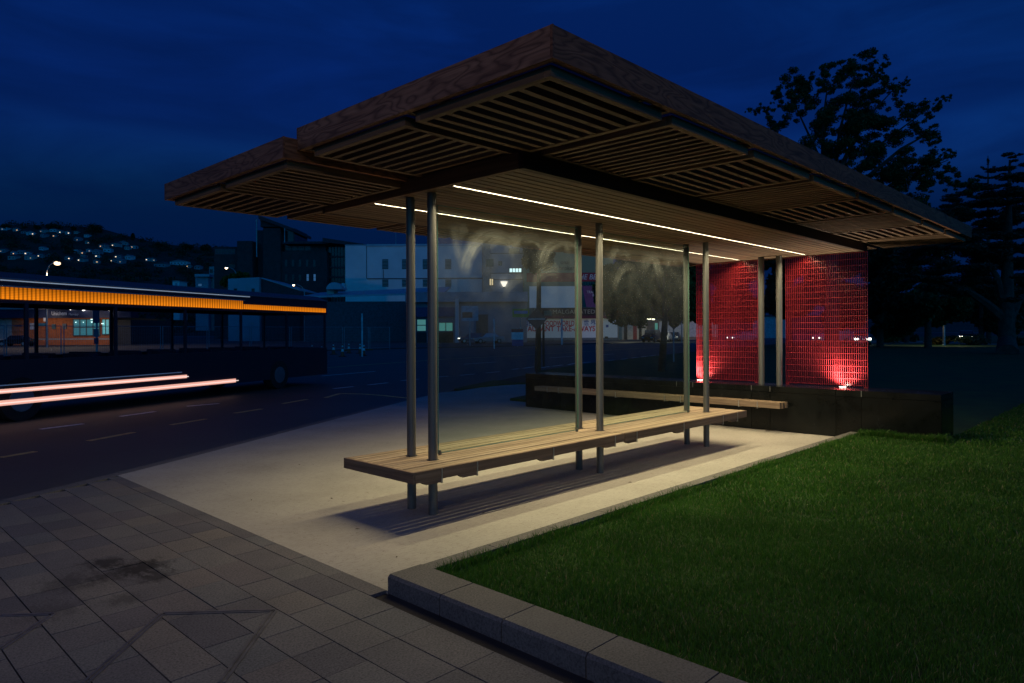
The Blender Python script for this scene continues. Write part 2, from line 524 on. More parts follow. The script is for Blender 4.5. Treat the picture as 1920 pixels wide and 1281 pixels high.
# road markings
rm = bpy.data.objects.new('lane_markings', None); COL.objects.link(rm); rm['kind'] = 'structure'; rm.location = (6, 14, -.12)
def dash(a, b, w, m):
    a, b = Vector(a[:2]), Vector(b[:2]); t = (b - a).normalized(); nn = Vector((-t.y, t.x)) * w / 2
    obj('lane_mark', MB().prism([tuple(a - nn), tuple(b - nn), tuple(b + nn), tuple(a + nn)], -.119, -.116), m, rm)
g = lambda u, v: ground(u, v, -.12)
for q in ((0, 858, 65, 847), (165, 827, 250, 811), (320, 797, 385, 786), (440, 775, 490, 767), (530, 757, 575, 749), (610, 746, 637, 738)): dash(g(q[0], q[1]), g(q[2], q[3]), .11, MARKY)
for q in ((75, 805, 155, 795), (225, 781, 290, 772), (350, 762, 410, 757), (625, 729, 662, 725), (690, 722, 726, 718), (752, 714, 785, 711), (822, 707, 840, 705.5), (862, 704, 889, 701.5), (911, 699.5, 936, 697)): dash(g(q[0], q[1]), g(q[2], q[3]), .11, MARK)
for q in ((604, 705, 703, 696.5), (870, 683, 930, 679), (1032, 671, 1073, 668.5), (1122, 666, 1150, 664)): dash(g(q[0], q[1]), g(q[2], q[3]), .13, MARK)
yl = [g(*q) for q in ((560, 694), (660, 686), (760, 679), (840, 673.5), (1000, 665), (1100, 659.5), (1180, 654.5), (1280, 649.5))]
for a, b in zip(yl[:-1], yl[1:]): dash(a, b, .16, MARKY)
for q in ((960, 693, 972, 691.5), (980, 691, 1000, 688), (1012, 690, 1030, 687.5), (1036, 687, 1054, 684.5), (1065, 684, 1080, 681), (1092, 680.5, 1106, 679),
          (1140, 676.5, 1152, 675), (1164, 674, 1176, 672.5), (1184, 671.5, 1196, 670), (1202, 669.5, 1214, 668), (1218, 667.5, 1228, 666.2), (1234, 666, 1242, 664.5)): dash(g(q[0], q[1]), g(q[2], q[3]), .14, MARK)
bl = [g(*q) for q in ((637, 738), (680, 739), (720, 742), (765, 747))]
for a, b in zip(bl[:-1], bl[1:]): dash(a, b, .1, MARKY)

# ================================================================== SHELTER
X1, X2, X3, X4 = 3.795, 6.155, 8.520, 10.875
YL, YR, YM = 4.893, 4.600, 4.746
ZC = 2.733
WD = dict(dark=(.060, .034, .020), mid=(.115, .066, .040), light=(.175, .105, .066))
FASC_Y = wood('fascia_cedar_y', 'y', (.14, .066, .036), (.25, .125, .07), (.34, .18, .105), figure=True)
FASC_X = wood('fascia_cedar_x', 'x', (.13, .055, .026), (.20, .085, .040), (.26, .115, .058), figure=True)  # darker copy of the fascia cedar: shade of the long sides in its colour
SLX = wood('slat_cedar_x', 'x', (.105, .064, .036), (.185, .115, .066), (.26, .165, .098))
SLY = wood('slat_cedar_y', 'y', (.105, .064, .036), (.185, .115, .066), (.26, .165, .098))
BEX = wood('beam_timber_x', 'x', (.040, .024, .016), (.065, .039, .026), (.095, .058, .038))
BEY = wood('beam_timber_y', 'y', (.10, .056, .032), (.17, .096, .056), (.24, .14, .085))  # lighter beam timber: light on the short face put into the colour
CEI = wood('ceiling_cedar', 'x', (.115, .074, .042), (.19, .125, .072), (.26, .178, .108), rough=.55)
POSTM = plain('post_grey_steel', (.145, .150, .145), .42, .55, var=.03, scale=2, spec=.5)

sh = thing('bus_shelter', 'open timber roofed bus shelter with slatted eaves, steel posts and glass screens', 'bus shelter', (7.3, YM, 0))
def post(x, y, z0, r):
    obj('post', MB().tube((x, y, z0), (x, y, ZC + .06), r, n=28), POSTM, sh, True)
for x in (X1, X2, X3):
    for y in (YL, YR): post(x, y, .0, .0395)
for y in (YL, YR): post(X4, y, .687, .047)

# perimeter beams of the ceiling
CX0, CX1, CY0, CY1 = 3.68, 11.29, 3.425, 6.155
obj('beam', MB().box(CX0, CX1, CY0, CY0 + .045, ZC, 2.862), BEX, sh)
obj('beam', MB().box(CX0, CX1, CY1 - .045, CY1, ZC, 2.862), BEX, sh)
obj('beam', MB().box(CX0 - .002, CX0 + .045, CY0 + .047, CY1 - .047, ZC + .002, 2.860), BEY, sh)
obj('beam', MB().box(CX1 - .047, CX1 + .002, CY0 + .047, CY1 - .047, ZC + .002, 2.860), BEY, sh)
# ceiling boards with the two light slots
L1, L2 = 4.249, 5.345
segs = ((CY0 + .05, L1 - .017), (L1 + .017, L2 - .017), (L2 + .017, CY1 - .05))
for a, b in segs:
    k = max(1, round((b - a) / .0905)); p = (b - a) / k
    for i in range(k):
        piece('ceiling_slat', CX0 + .05, CX1 - .05, a + i * p + .0085, a + (i + 1) * p - .0085, ZC + .003, ZC + .028, CEI, sh)
obj('ceiling_lining', MB().box(CX0 + .05, CX1 - .05, CY0 + .05, CY1 - .05, ZC + .06, ZC + .075), plain('black_lining', (.02, .018, .016), .9), sh)
LED = glow("led_white", (1.0, .86, .62), 6.0)
LEDH = plain('led_channel', (.3, .3, .3), .4, .8)
for yv in (L1, L2):
    c = obj('led_channel', MB().box(3.74, 11.08, yv - .0165, yv - .0115, ZC + .002, ZC + .03).box(3.74, 11.08, yv + .0115, yv + .0165, ZC + .002, ZC + .03), LEDH, sh)
    obj('led_strip', MB().box(3.76, 11.06, yv - .0105, yv + .0105, ZC + .010, ZC + .016), LED, c)
    la = bpy.data.lights.new('led_light', 'AREA'); la.shape = 'RECTANGLE'; la.size = 7.3; la.size_y = .011
    la.energy = 7.3 * .011 * 528 * PI; la.color = (1.0, .81, .47)
    lo = bpy.data.objects.new('led_light', la); COL.objects.link(lo); lo.parent = sh
    lo.matrix_parent_inverse = world_of(sh).inverted(); lo.location = (7.41, yv, ZC + .008)
    la.spread = math.radians(164)

# roof halves: fascia boards, lattice frames, slats, glazing
GLZ = None
def roof_glass_mat():
    m, n, l, bs = newmat('roof_glazing')
    out = n['Material Output']; n.remove(bs)
    t = n.new('ShaderNodeBsdfTransparent'); t.inputs[0].default_value = (.30, .34, .38, 1)
    gl = n.new('ShaderNodeBsdfGlossy'); gl.inputs['Roughness'].default_value = .08
    mx = n.new('ShaderNodeMixShader'); fr = n.new('ShaderNodeLayerWeight'); fr.inputs[0].default_value = .5
    k = vmath(n, l, 'ADD', vmath(n, l, 'MULTIPLY', vmath(n, l, 'POWER', fr.outputs['Facing'], 5.0), .9), .035)
    l.new(k, mx.inputs[0]); l.new(t.outputs[0], mx.inputs[1]); l.new(gl.outputs[0], mx.inputs[2])
    l.new(mx.outputs[0], out.inputs[0])
    return m
GLZ = roof_glass_mat()
def roof(x0, x1, y0, y1, zb, zt):
    t = .045
    obj('fascia_board', MB().box(x0, x0 + t, y0 + .0165, y1 - .0165, zb, zt), FASC_Y, sh)
    obj('fascia_board', MB().box(x1 - t, x1, y0 + .0165, y1 - .0165, zb, zt), FASC_Y, sh)
    obj('fascia_board', MB().box(x0 + .012, x1 - .012, y0, y0 + t, zb + .001, zt - .001), FASC_X, sh)
    obj('fascia_board', MB().box(x0 + .012, x1 - .012, y1 - t, y1, zb + .001, zt - .001), FASC_X, sh)
    obj('corner_trim', MB().box(x0 - .001, x0 + .0115, y0 - .001, y0 + .016, zb, zt + .001), FASC_X, sh)
    obj('corner_trim', MB().box(x0 - .001, x0 + .0115, y1 - .016, y1 + .001, zb, zt + .001), FASC_X, sh)
    obj('roof_glazing', MB().box(x0 + t + .003, x1 - t - .003, y0 + t + .003, y1 - t - .003, zt - .045, zt - .037), GLZ, sh)
RX1, PITCH = 12.22, None
roof(2.640, RX1, 2.254, 4.773, 2.915, 3.083)
roof(2.534, RX1 - .1, 4.777, 7.128, 2.846, 3.003)
def lattice(x0, x1, y0, y1, z, along):
    fr, d = .045, .058
    piece('lattice_frame', x0, x1, y0, y0 + fr, z, z + d, SLX, sh)
    piece('lattice_frame', x0, x1, y1 - fr, y1, z, z + d, SLX, sh)
    piece('lattice_frame', x0, x0 + fr, y0 + fr + .001, y1 - fr - .001, z, z + d, SLY, sh)
    piece('lattice_frame', x1 - fr, x1, y0 + fr + .001, y1 - fr - .001, z, z + d, SLY, sh)
    if along == 'x':
        k = round((y1 - y0 - 2 * fr) / .113); p = (y1 - y0 - fr) / k
        for i in range(1, k):
            yc = y0 + fr / 2 + i * p
            piece('lattice_slat', x0 + fr + .001, x1 - fr - .001, yc - .021, yc + .021, z + .003, z + d - .006, SLX, sh)
    else:
        k = round((x1 - x0 - 2 * fr) / .102); p = (x1 - x0 - fr) / k
        for i in range(1, k):
            xc = x0 + fr / 2 + i * p
            piece('lattice_slat', xc - .019, xc + .019, y0 + fr + .001, y1 - fr - .001, z + .003, z + d - .006, SLY, sh)
colX = [(2.70, 3.755), (3.872, 4.94), (5.043, 6.12), (6.225, 7.30), (7.40, 8.48), (8.58, 9.69), (9.79, 10.86), (10.96, 12.13)]
rowsA = [(2.32, 3.425), (3.53, 4.625)]
rowsB = [(4.84, 5.90), (6.00, 7.03)]
for ci, (a, b) in enumerate(colX):
    for ri, (c, e) in enumerate(rowsA + rowsB):
        if 1 <= ci <= 6 and ri in (1, 2): continue
        z = 2.857 if ri < 2 else 2.792
        dx = 0 if ri < 2 else -.105
        if ci == 7 and ri in (1, 2): a2 = 11.32
        else: a2 = a + dx
        lattice(a2, b + dx, c, e, z, 'x' if (ci + ri) % 2 == 0 else 'y')
# purlins and hangers that carry the lattices
for i in range(7):
    xm = (colX[i][1] + colX[i + 1][0]) / 2
    piece('purlin', xm - .022, xm + .022, 2.302, 3.42, 2.918, 2.985, BEY, sh)
    piece('purlin', xm - .127, xm - .083, 6.16, 7.08, 2.853, 2.92, BEY, sh)
for yv in (2.36, 3.36):
    piece('purlin', 2.688, 12.17, yv - .02, yv + .02, 2.988, 3.03, BEX, sh)
for yv in (6.05, 6.98):
    piece('purlin', 2.582, 12.07, yv - .02, yv + .02, 2.923, 2.95, BEX, sh)
for yv in (3.478, 4.70):
    piece('purlin', 2.688, 3.675, yv - .022, yv + .022, 2.918, 2.985, BEX, sh)
for yv in (4.80, 5.95):
    piece('purlin', 2.582, 3.675, yv - .018, yv + .018, 2.853, 2.92, BEX, sh)
for xc in (2.72, 3.70):
    piece('purlin', xc - .02, xc + .02, 2.302, 4.72, 2.988, 3.03, BEY, sh)
    piece('purlin', xc - .12, xc - .08, 4.83, 7.08, 2.923, 2.95, BEY, sh)
# upper deck over the ceiling
obj('roof_deck', MB().box(CX0, CX1, CY0, 4.77, 2.864, 2.90).box(CX0, CX1, 4.78, CY1, 2.864, 2.90), BEX, sh)

# glass screens
def glass_mat(name, arcs, zlo, zhi):
    m, n, l, bs = newmat(name)
    out = n['Material Output']; n.remove(bs)
    g = n.new('ShaderNodeNewGeometry'); sx = n.new('ShaderNodeSeparateXYZ'); l.new(g.outputs['Position'], sx.inputs[0])
    X, Z = sx.outputs['X'], sx.outputs['Z']
    w1 = noise(n, l, pos(n, l, (1, 1, 1)), 2.2, 3, .5)
    w2 = noise(n, l, pos(n, l, (1, 1, 1)), 5.5, 4, .6)
    tot = None
    for (cx, cz, r, wdt, ang, cw, k) in arcs:      # wiping strokes: part of a ring, fading at both ends
        dx = vmath(n, l, 'SUBTRACT', X, cx); dz = vmath(n, l, 'SUBTRACT', Z, cz)
        d = vmath(n, l, 'SQRT', vmath(n, l, 'ADD', vmath(n, l, 'MULTIPLY', dx, dx), vmath(n, l, 'MULTIPLY', dz, dz)), None)
        cosa = vmath(n, l, 'DIVIDE', vmath(n, l, 'ADD', vmath(n, l, 'MULTIPLY', dx, math.cos(ang)), vmath(n, l, 'MULTIPLY', dz, math.sin(ang))), vmath(n, l, 'ADD', d, .01))
        dw = vmath(n, l, 'ADD', d, vmath(n, l, 'MULTIPLY', vmath(n, l, 'SUBTRACT', w1, .5), .10))
        c = n.new('ShaderNodeCombineXYZ'); l.new(vmath(n, l, 'MULTIPLY', dw, 105.0), c.inputs[0])
        l.new(vmath(n, l, 'MULTIPLY', cosa, 1.3), c.inputs[1]); c.inputs[2].default_value = cx * 7 + cz
        st = ramp(n, l, noise(n, l, c.outputs[0], 1.0, 3, .6), [(.34, (.12,) * 3), (.64, (1, 1, 1))])
        q = n.new('ShaderNodeMapRange'); q.interpolation_type = 'SMOOTHSTEP'
        l.new(vmath(n, l, 'ABSOLUTE', vmath(n, l, 'SUBTRACT', dw, r), None), q.inputs[0])
        q.inputs[1].default_value = wdt; q.inputs[2].default_value = wdt * .25
        up = n.new('ShaderNodeMapRange'); up.interpolation_type = 'SMOOTHSTEP'
        l.new(cosa, up.inputs[0]); up.inputs[1].default_value = math.cos(cw); up.inputs[2].default_value = math.cos(cw * .35)
        v = vmath(n, l, 'MULTIPLY', vmath(n, l, 'MULTIPLY', vmath(n, l, 'MULTIPLY', q.outputs[0], up.outputs[0]), st), k)
        tot = v if tot is None else vmath(n, l, 'MAXIMUM', tot, v)
    hz = n.new('ShaderNodeMapRange'); hz.interpolation_type = 'SMOOTHSTEP'
    l.new(Z, hz.inputs[0]); hz.inputs[1].default_value = 1.1; hz.inputs[2].default_value = 2.62
    hz.inputs[3].default_value = .10; hz.inputs[4].default_value = .62
    dust = vmath(n, l, 'MULTIPLY', hz.outputs[0], ramp(n, l, w2, [(.25, (.25,) * 3), (.75, (1, 1, 1))]))
    fac = vmath(n, l, 'ADD', vmath(n, l, 'MULTIPLY', vmath(n, l, 'MULTIPLY', tot, w2), .44), vmath(n, l, 'MULTIPLY', dust, .075))
    spk = n.new('ShaderNodeTexVoronoi'); spk.inputs['Scale'].default_value = 24
    l.new(pos(n, l), spk.inputs['Vector'])
    sp = ramp(n, l, spk.outputs['Distance'], [(.012, (.12,) * 3), (.03, (0, 0, 0))])
    fac = vmath(n, l, 'ADD', fac, vmath(n, l, 'MULTIPLY', sp, .5))
    fac = vmath(n, l, 'MINIMUM', fac, .8)
    t = n.new('ShaderNodeBsdfTransparent'); t.inputs[0].default_value = (.86, .93, .90, 1)
    gl = n.new('ShaderNodeBsdfGlossy'); gl.inputs['Roughness'].default_value = .01
    fr = n.new('ShaderNodeLayerWeight'); fr.inputs[0].default_value = .5
    k = vmath(n, l, 'ADD', vmath(n, l, 'MULTIPLY', vmath(n, l, 'POWER', fr.outputs['Facing'], 5.0), .8), .03)
    mx = n.new('ShaderNodeMixShader'); l.new(k, mx.inputs[0]); l.new(t.outputs[0], mx.inputs[1]); l.new(gl.outputs[0], mx.inputs[2])
    df = n.new('ShaderNodeBsdfDiffuse'); df.inputs[0].default_value = (.54, .57, .57, 1)
    tr = n.new('ShaderNodeBsdfTranslucent'); tr.inputs[0].default_value = (.54, .57, .57, 1)
    m2 = n.new('ShaderNodeMixShader'); m2.inputs[0].default_value = .5; l.new(df.outputs[0], m2.inputs[1]); l.new(tr.outputs[0], m2.inputs[2])
    m3 = n.new('ShaderNodeMixShader'); l.new(fac, m3.inputs[0]); l.new(mx.outputs[0], m3.inputs[1]); l.new(m2.outputs[0], m3.inputs[2])
    l.new(m3.outputs[0], out.inputs[0])
    return m
GA = glass_mat('smeared_glass', [(4.74, 2.06, .44, .10, 2.0, 1.25, 1.0), (4.78, 2.22, .24, .10, 1.5, 1.2, .8), (5.26, 2.18, .40, .11, 1.75, 1.2, 1.0), (5.22, 2.30, .20, .10, 1.3, 1.3, .7),
    (4.66, 2.46, .46, .07, 3.25, .7, .35), (4.52, 2.40, .26, .06, 2.6, .9, .35), (5.80, 2.10, .46, .12, 1.9, 1.1, .8), (5.62, 2.35, .22, .10, 1.2, 1.2, .6), (4.15, 2.45, .14, .08, 1.2, 1.5, .6),
    (5.55, 1.85, .34, .08, 2.0, .9, .3), (5.10, 1.80, .30, .06, 2.2, .8, .22),
    (6.86, 2.28, .30, .09, 1.8, 1.2, .9), (6.84, 2.36, .14, .08, 1.6, 1.3, .7), (7.20, 2.12, .46, .11, 1.3, 1.1, .7), (7.60, 2.20, .36, .11, 1.9, 1.1, .8), (8.05, 2.22, .36, .12, 1.7, 1.1, .8), (7.85, 2.40, .16, .09, 1.2, 1.3, .7), (7.0, 1.95, .36, .07, 2.2, .9, .35)], 1.1, 2.6)
EDGE = plain('glass_edge', (.10, .23, .20), .25, 0, var=.1)
ALU = plain('aluminium', (.42, .42, .40), .4, .8, var=.1)
for (a, b) in ((3.975, 5.955), (6.335, 8.325)):
    gp = obj('glass_panel', MB().box(a + .004, b - .004, YM - .005, YM + .005, .482, 2.672), GA, sh)
    obj('glass_edge', MB().box(a, a + .0035, YM - .006, YM + .006, .482, 2.672), EDGE, gp)
    obj('glass_edge', MB().box(b - .0035, b, YM - .006, YM + .006, .482, 2.672), EDGE, gp)
    obj('glass_edge', MB().box(a + .004, b - .004, YM - .006, YM + .006, .477, .4815), EDGE, gp)
    obj('glass_edge', MB().box(a + .004, b - .004, YM - .006, YM + .006, 2.6725, 2.677), EDGE, gp)
    for xc in (a + .01, b - .03):
        obj('glass_foot', MB().box(xc, xc + .02, YM - .012, YM + .012, .464, .50), POSTM, gp)

# ------------------------------------------------------------------ long slatted bench
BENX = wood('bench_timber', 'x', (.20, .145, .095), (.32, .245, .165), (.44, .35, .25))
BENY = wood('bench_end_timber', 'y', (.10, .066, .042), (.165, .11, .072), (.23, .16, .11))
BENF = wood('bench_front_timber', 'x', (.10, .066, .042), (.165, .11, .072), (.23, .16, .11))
be = thing('slatted_bench', 'long weathered timber slatted bench threaded by the grey shelter posts', 'bench', (6.2, 4.757, 0))
B0, B1, BY0, BY1, BT, BB = 3.328, 9.032, 4.275, 5.240, .4634, .377
JO = 6.159
np_ = 13
pw = (BY1 - BY0 - .05) / np_
for (a, b) in ((B0 + .027, JO - .006), (JO + .006, B1)):
    for i in range(np_):
        y0 = BY0 + .026 + i * pw
        dz = RND.uniform(-.0015, .0015)
        piece('slat', a, b, y0 + .0048, y0 + pw - .0048, BT - .046 + dz, BT + dz, BENX, be)
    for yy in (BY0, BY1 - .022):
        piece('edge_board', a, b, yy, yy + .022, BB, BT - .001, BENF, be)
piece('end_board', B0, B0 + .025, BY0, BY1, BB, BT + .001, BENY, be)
for xb in (3.613, 4.002, 4.986, 5.978, 6.379, 7.369, 8.351, 8.753):
    piece('bearer', xb - .035, xb + .035, BY0 + .024, BY1 - .024, BB + .004, BT - .050, BENY, be)
    prof = [(xb - .20, BB - .001), (xb - .15, BB - .028), (xb, BB - .028), (xb, BB - .001)]
    obj('bearer_shoe', MB().extrude(prof, BY0 + .001, BY0 + .05), BENF, be)
    obj('steel_strap', MB().box(xb, xb + .010, BY0 - .006, BY0 - .001, BB - .03, BT - .005).box(xb, xb + .010, BY0 - .006, BY0 + .2, BB - .034, BB - .03), ALU, be)
DK = plain('post_gap_shade', (.02, .02, .022), .6)  # dark ring painted round each post for the shaded gap of its hole
for x in (X1, X2, X3):
    for y in (YL, YR):
        obj('post_gap_shade', MB().tube((x, y, BT - .03), (x, y, BT + .0025), .052, n=24), DK, be)

# ------------------------------------------------------------------ dark granite wall
def polished():
    m, n, l, bs = newmat('black_granite')
    s = noise(n, l, pos(n, l), 120, 2, .7)
    f = noise(n, l, pos(n, l), 3.0, 6, .65, .6)
    col = mixc(n, l, .6, ramp(n, l, f, [(.3, (.004, .0048, .0045)), (.7, (.010, .0115, .011))]), ramp(n, l, s, [(.4, (.8, .8, .8)), (.7, (1.5, 1.5, 1.5))]), 'MULTIPLY')
    oi = n.new('ShaderNodeObjectInfo')
    col = mixc(n, l, 1.0, col, ramp(n, l, oi.outputs['Random'], [(0, (.8,) * 3), (1, (1.25,) * 3)]), 'MULTIPLY')
    l.new(col, bs.inputs['Base Color'])
    r = ramp(n, l, f, [(.3, (.14,) * 3), (.7, (.30,) * 3)])
    bs.inputs['Specular IOR Level'].default_value = .22
    l.new(r, bs.inputs['Roughness'])
    return m
GRAN = polished()
GROUT = plain('grout', (.20, .20, .19), .8)
wa = thing('granite_wall', 'low black granite seat wall behind the shelter carrying the red screens', 'wall', (10.9, 6.0, 0))
WX0, WX1, WY0, WY1, WZ = 10.567, 11.25, 2.300, 9.80, .686
obj('wall_core', MB().box(WX0 + .03, WX1 - .01, WY0 + .03, WY1 - .03, -.02, WZ - .04), GROUT, wa)
joints = [WY0, 3.290, 3.640, 4.618, 4.921, 5.95, 6.26, 7.25, 7.55, 8.55, 8.86, WY1]
for a, b in zip(joints[:-1], joints[1:]):
    g_ = .003
    piece('cap_stone', WX0 - .004, WX1, a + g_, b - g_, WZ - .085, WZ, GRAN, wa)
    piece('facing_stone', WX0, WX0 + .03, a + g_, b - g_, 0.001, WZ - .089, GRAN, wa)
    piece('facing_stone', WX1 - .04, WX1 - .004, a + g_, b - g_, .052, WZ - .089, GRAN, wa)
piece('facing_stone', WX0 + .034, WX1 - .045, WY0, WY0 + .028, .064, WZ - .089, GRAN, wa)
piece('facing_stone', WX0 + .034, WX1 - .045, WY1 - .028, WY1, .001, WZ - .089, GRAN, wa)
for yj in (4.618, 4.921, 3.290, 5.95, 6.26):
    obj('cap_cramp', MB().box(WX0 - .0075, WX0 - .0045, yj - .003, yj + .003, WZ - .085, WZ + .001), ALU, wa)

# bench along the wall
wb = thing('wall_bench', 'narrow timber bench bracketed onto the front of the black granite wall', 'bench', (10.4, 6.8, 0))
for i in range(4):
    x0 = 10.30 + i * .066
    piece('slat', x0, x0 + .058, 4.355 - .02 * (i % 2), 9.31, .375, .462, wood('wall_bench_timber', 'y', (.15, .105, .070), (.24, .175, .118), (.33, .25, .175)), wb)
for yb in (8.976, 8.689, 7.35, 6.337, 6.032, 5.007, 4.704):
    obj('bracket', MB().box(10.294, 10.299, yb - .006, yb + .006, .372, .462).box(10.294, 10.568, yb - .006, yb + .006, .360, .3735), ALU, wb)

# ------------------------------------------------------------------ red grating screens
RED = plain('red_enamel', (.25, .018, .022), .28, 0, var=.12, scale=4, spec=.6)
def screen(y0, y1, label):
    s = thing('red_screen', label, 'screen', (11.17, (y0 + y1) / 2, WZ), 0, 'red screens on the wall')
    z0, z1, xs0 = WZ + .012, 2.731, 11.155
    k = round((y1 - y0) / .0312); p = (y1 - y0) / k
    for i in range(k + 1):
        yv = y0 + i * p
        piece('upright_fin', xs0, xs0 + .028, yv - .0024, yv + .0024, z0, z1, RED, s)
    kz = 21; pz = (z1 - z0 - .03) / kz
    for j in range(kz + 1):
        zv = z0 + .02 + j * pz
        piece('cross_bar', xs0 - .002, xs0 + .006, y0 - .002, y1 + .002, zv - .0032, zv + .0032, RED, s)
    piece('foot_angle', xs0 - .004, xs0 + .036, y0, y0 + .05, WZ + .0005, z0 - .0005, RED, s)
    piece('foot_angle', xs0 - .004, xs0 + .036, y1 - .05, y1, WZ + .0005, z0 - .0005, RED, s)
screen(3.385, 4.612, 'red metal grating screen nearer the lawn, right of the paired posts')
screen(5.085, 6.205, 'red metal grating screen partly behind a post, left of the paired posts')
UP = glow('uplight_lens', (1.0, .90, .74), 40)
for (y, lab, pw_) in ((3.705, 'round recessed uplight glowing at the foot of the right red screen', 170), (6.086, 'round recessed uplight glowing at the foot of the left red screen', 170)):
    t = thing('uplight', lab, 'light', (11.05, y, WZ), 0, 'uplights in the wall cap')
    lobj('rim', MB().tube((0, 0, .0005), (0, 0, .006), .062, n=24), ALU, t)
    lobj('lens', MB().tube((0, 0, .0065), (0, 0, .010), .045, n=20), UP, t)
    sp = bpy.data.lights.new('uplight_beam', 'SPOT'); sp.energy = pw_; sp.color = (1.0, .88, .72)
    sp.spot_size = math.radians(150); sp.spot_blend = 1.0; sp.shadow_soft_size = .02
    lo = bpy.data.objects.new('uplight_beam', sp); COL.objects.link(lo); lo.parent = t
    lo.location = (0, 0, .03)
    lo.rotation_euler = Vector((.30, 0, 1)).to_track_quat('-Z', 'Y').to_euler()
#@@PART3
# ================================================================== GRASS BLADES
def blades(n, x0, x1, y0, y1, hmin, hmax, wid, keep, z0):
    x = NP.uniform(x0, x1, n); y = NP.uniform(y0, y1, n)
    k = keep(x, y); x, y = x[k], y[k]; n = len(x)
    hh = NP.uniform(hmin, hmax, n) * NP.choice([1, 1, 1, 1.35], n)
    tuft = .75 + .5 * (np.sin(x * 5.1 + 1.3 * np.sin(y * 3.3)) * np.sin(y * 4.7 + x * 1.9) * .5 + .5)
    hh = hh * tuft
    a = NP.uniform(0, 2 * PI, n); la = NP.uniform(0, 2 * PI, n); ln = NP.uniform(.1, .75, n) * hh
    wx, wy = np.cos(a) * wid, np.sin(a) * wid
    tx, ty = np.cos(la) * ln, np.sin(la) * ln
    V = np.empty((n, 5, 3))
    V[:, 0] = np.c_[x - wx, y - wy, np.full(n, z0)]
    V[:, 1] = np.c_[x + wx, y + wy, np.full(n, z0)]
    V[:, 2] = np.c_[x + wx * .8 + tx * .35, y + wy * .8 + ty * .35, z0 + hh * .6]
    V[:, 3] = np.c_[x - wx * .8 + tx * .35, y - wy * .8 + ty * .35, z0 + hh * .6]
    V[:, 4] = np.c_[x + tx, y + ty, z0 + hh * .97]
    b = np.arange(n)[:, None] * 5
    T = np.concatenate([b + [0, 1, 2], b + [0, 2, 3], b + [3, 2, 4]])
    return V.reshape(-1, 3), T
def leafmat(name, c0, c1, rough=.6, trans=.3, dry=None):
    m, n, l, bs = newmat(name)
    g = n.new('ShaderNodeNewGeometry')
    col = ramp(n, l, g.outputs['Random Per Island'], [(0, c0), (.94, c1), (.965, dry)] if dry else [(0, c0), (1, c1)])
    big = noise(n, l, pos(n, l), .9, 3, .6)
    col = mixc(n, l, .7, col, ramp(n, l, big, [(.3, (.6, .62, .6)), (.7, (1.3, 1.25, 1.1))]), 'MULTIPLY')
    l.new(col, bs.inputs['Base Color'])
    bs.inputs['Roughness'].default_value = rough; bs.inputs['Specular IOR Level'].default_value = .25
    t = n.new('ShaderNodeBsdfTranslucent'); l.new(col, t.inputs[0])
    mx = n.new('ShaderNodeMixShader'); mx.inputs[0].default_value = trans
    l.new(bs.outputs[0], mx.inputs[1]); l.new(t.outputs[0], mx.inputs[2])
    l.new(mx.outputs[0], n['Material Output'].inputs[0])
    return m
GRASS = leafmat('grass_blade', (.028, .100, .010), (.078, .21, .028), .5, .3, (.26, .25, .13))
def infr(x, y):
    d = x * CF.x + y * CF.y; l_ = x * CR.x + y * CR.y
    return (d > .8) & (np.abs(l_) < d * .80 + .5)
inl = lambda x, y: (x > 2.745) & (y < 3.322) & infr(x, y) & ~((x > 10.55) & (y > 2.28))
dist = lambda x, y: np.hypot(x, y)
parts = []
parts.append(blades(230000, 2.745, 5.6, -3.5, 3.318, .020, .040, .0020, lambda x, y: inl(x, y), .050))
parts.append(blades(230000, 5.6, 10.6, -6, 3.318, .023, .042, .0036, lambda x, y: inl(x, y), .050))
parts.append(blades(260000, 10.6, 19, -8, 3.32, .028, .046, .009, lambda x, y: inl(x, y), .050))
# longer fringe hanging over the kerbs
parts.append(blades(8000, 2.75, 10.5, 3.25, 3.325, .035, .072, .0026, lambda x, y: np.ones(len(x), bool), .050))
parts.append(blades(6000, 2.735, 2.80, -2.5, 3.32, .025, .05, .0022, lambda x, y: np.ones(len(x), bool), .058))
parts.append(blades(5000, 10.42, 10.56, 2.2, 3.3, .05, .10, .004, lambda x, y: np.ones(len(x), bool), .058))
V, T, nb = [], [], 0
for v, t in parts: V.append(v); T.append(t + nb); nb += len(v)
gr = link('grass', np_mesh('grass', np.concatenate(V), np.concatenate(T), GRASS)); gr['kind'] = 'stuff'
gr['label'] = 'short green lawn grass beside the lit concrete slab'

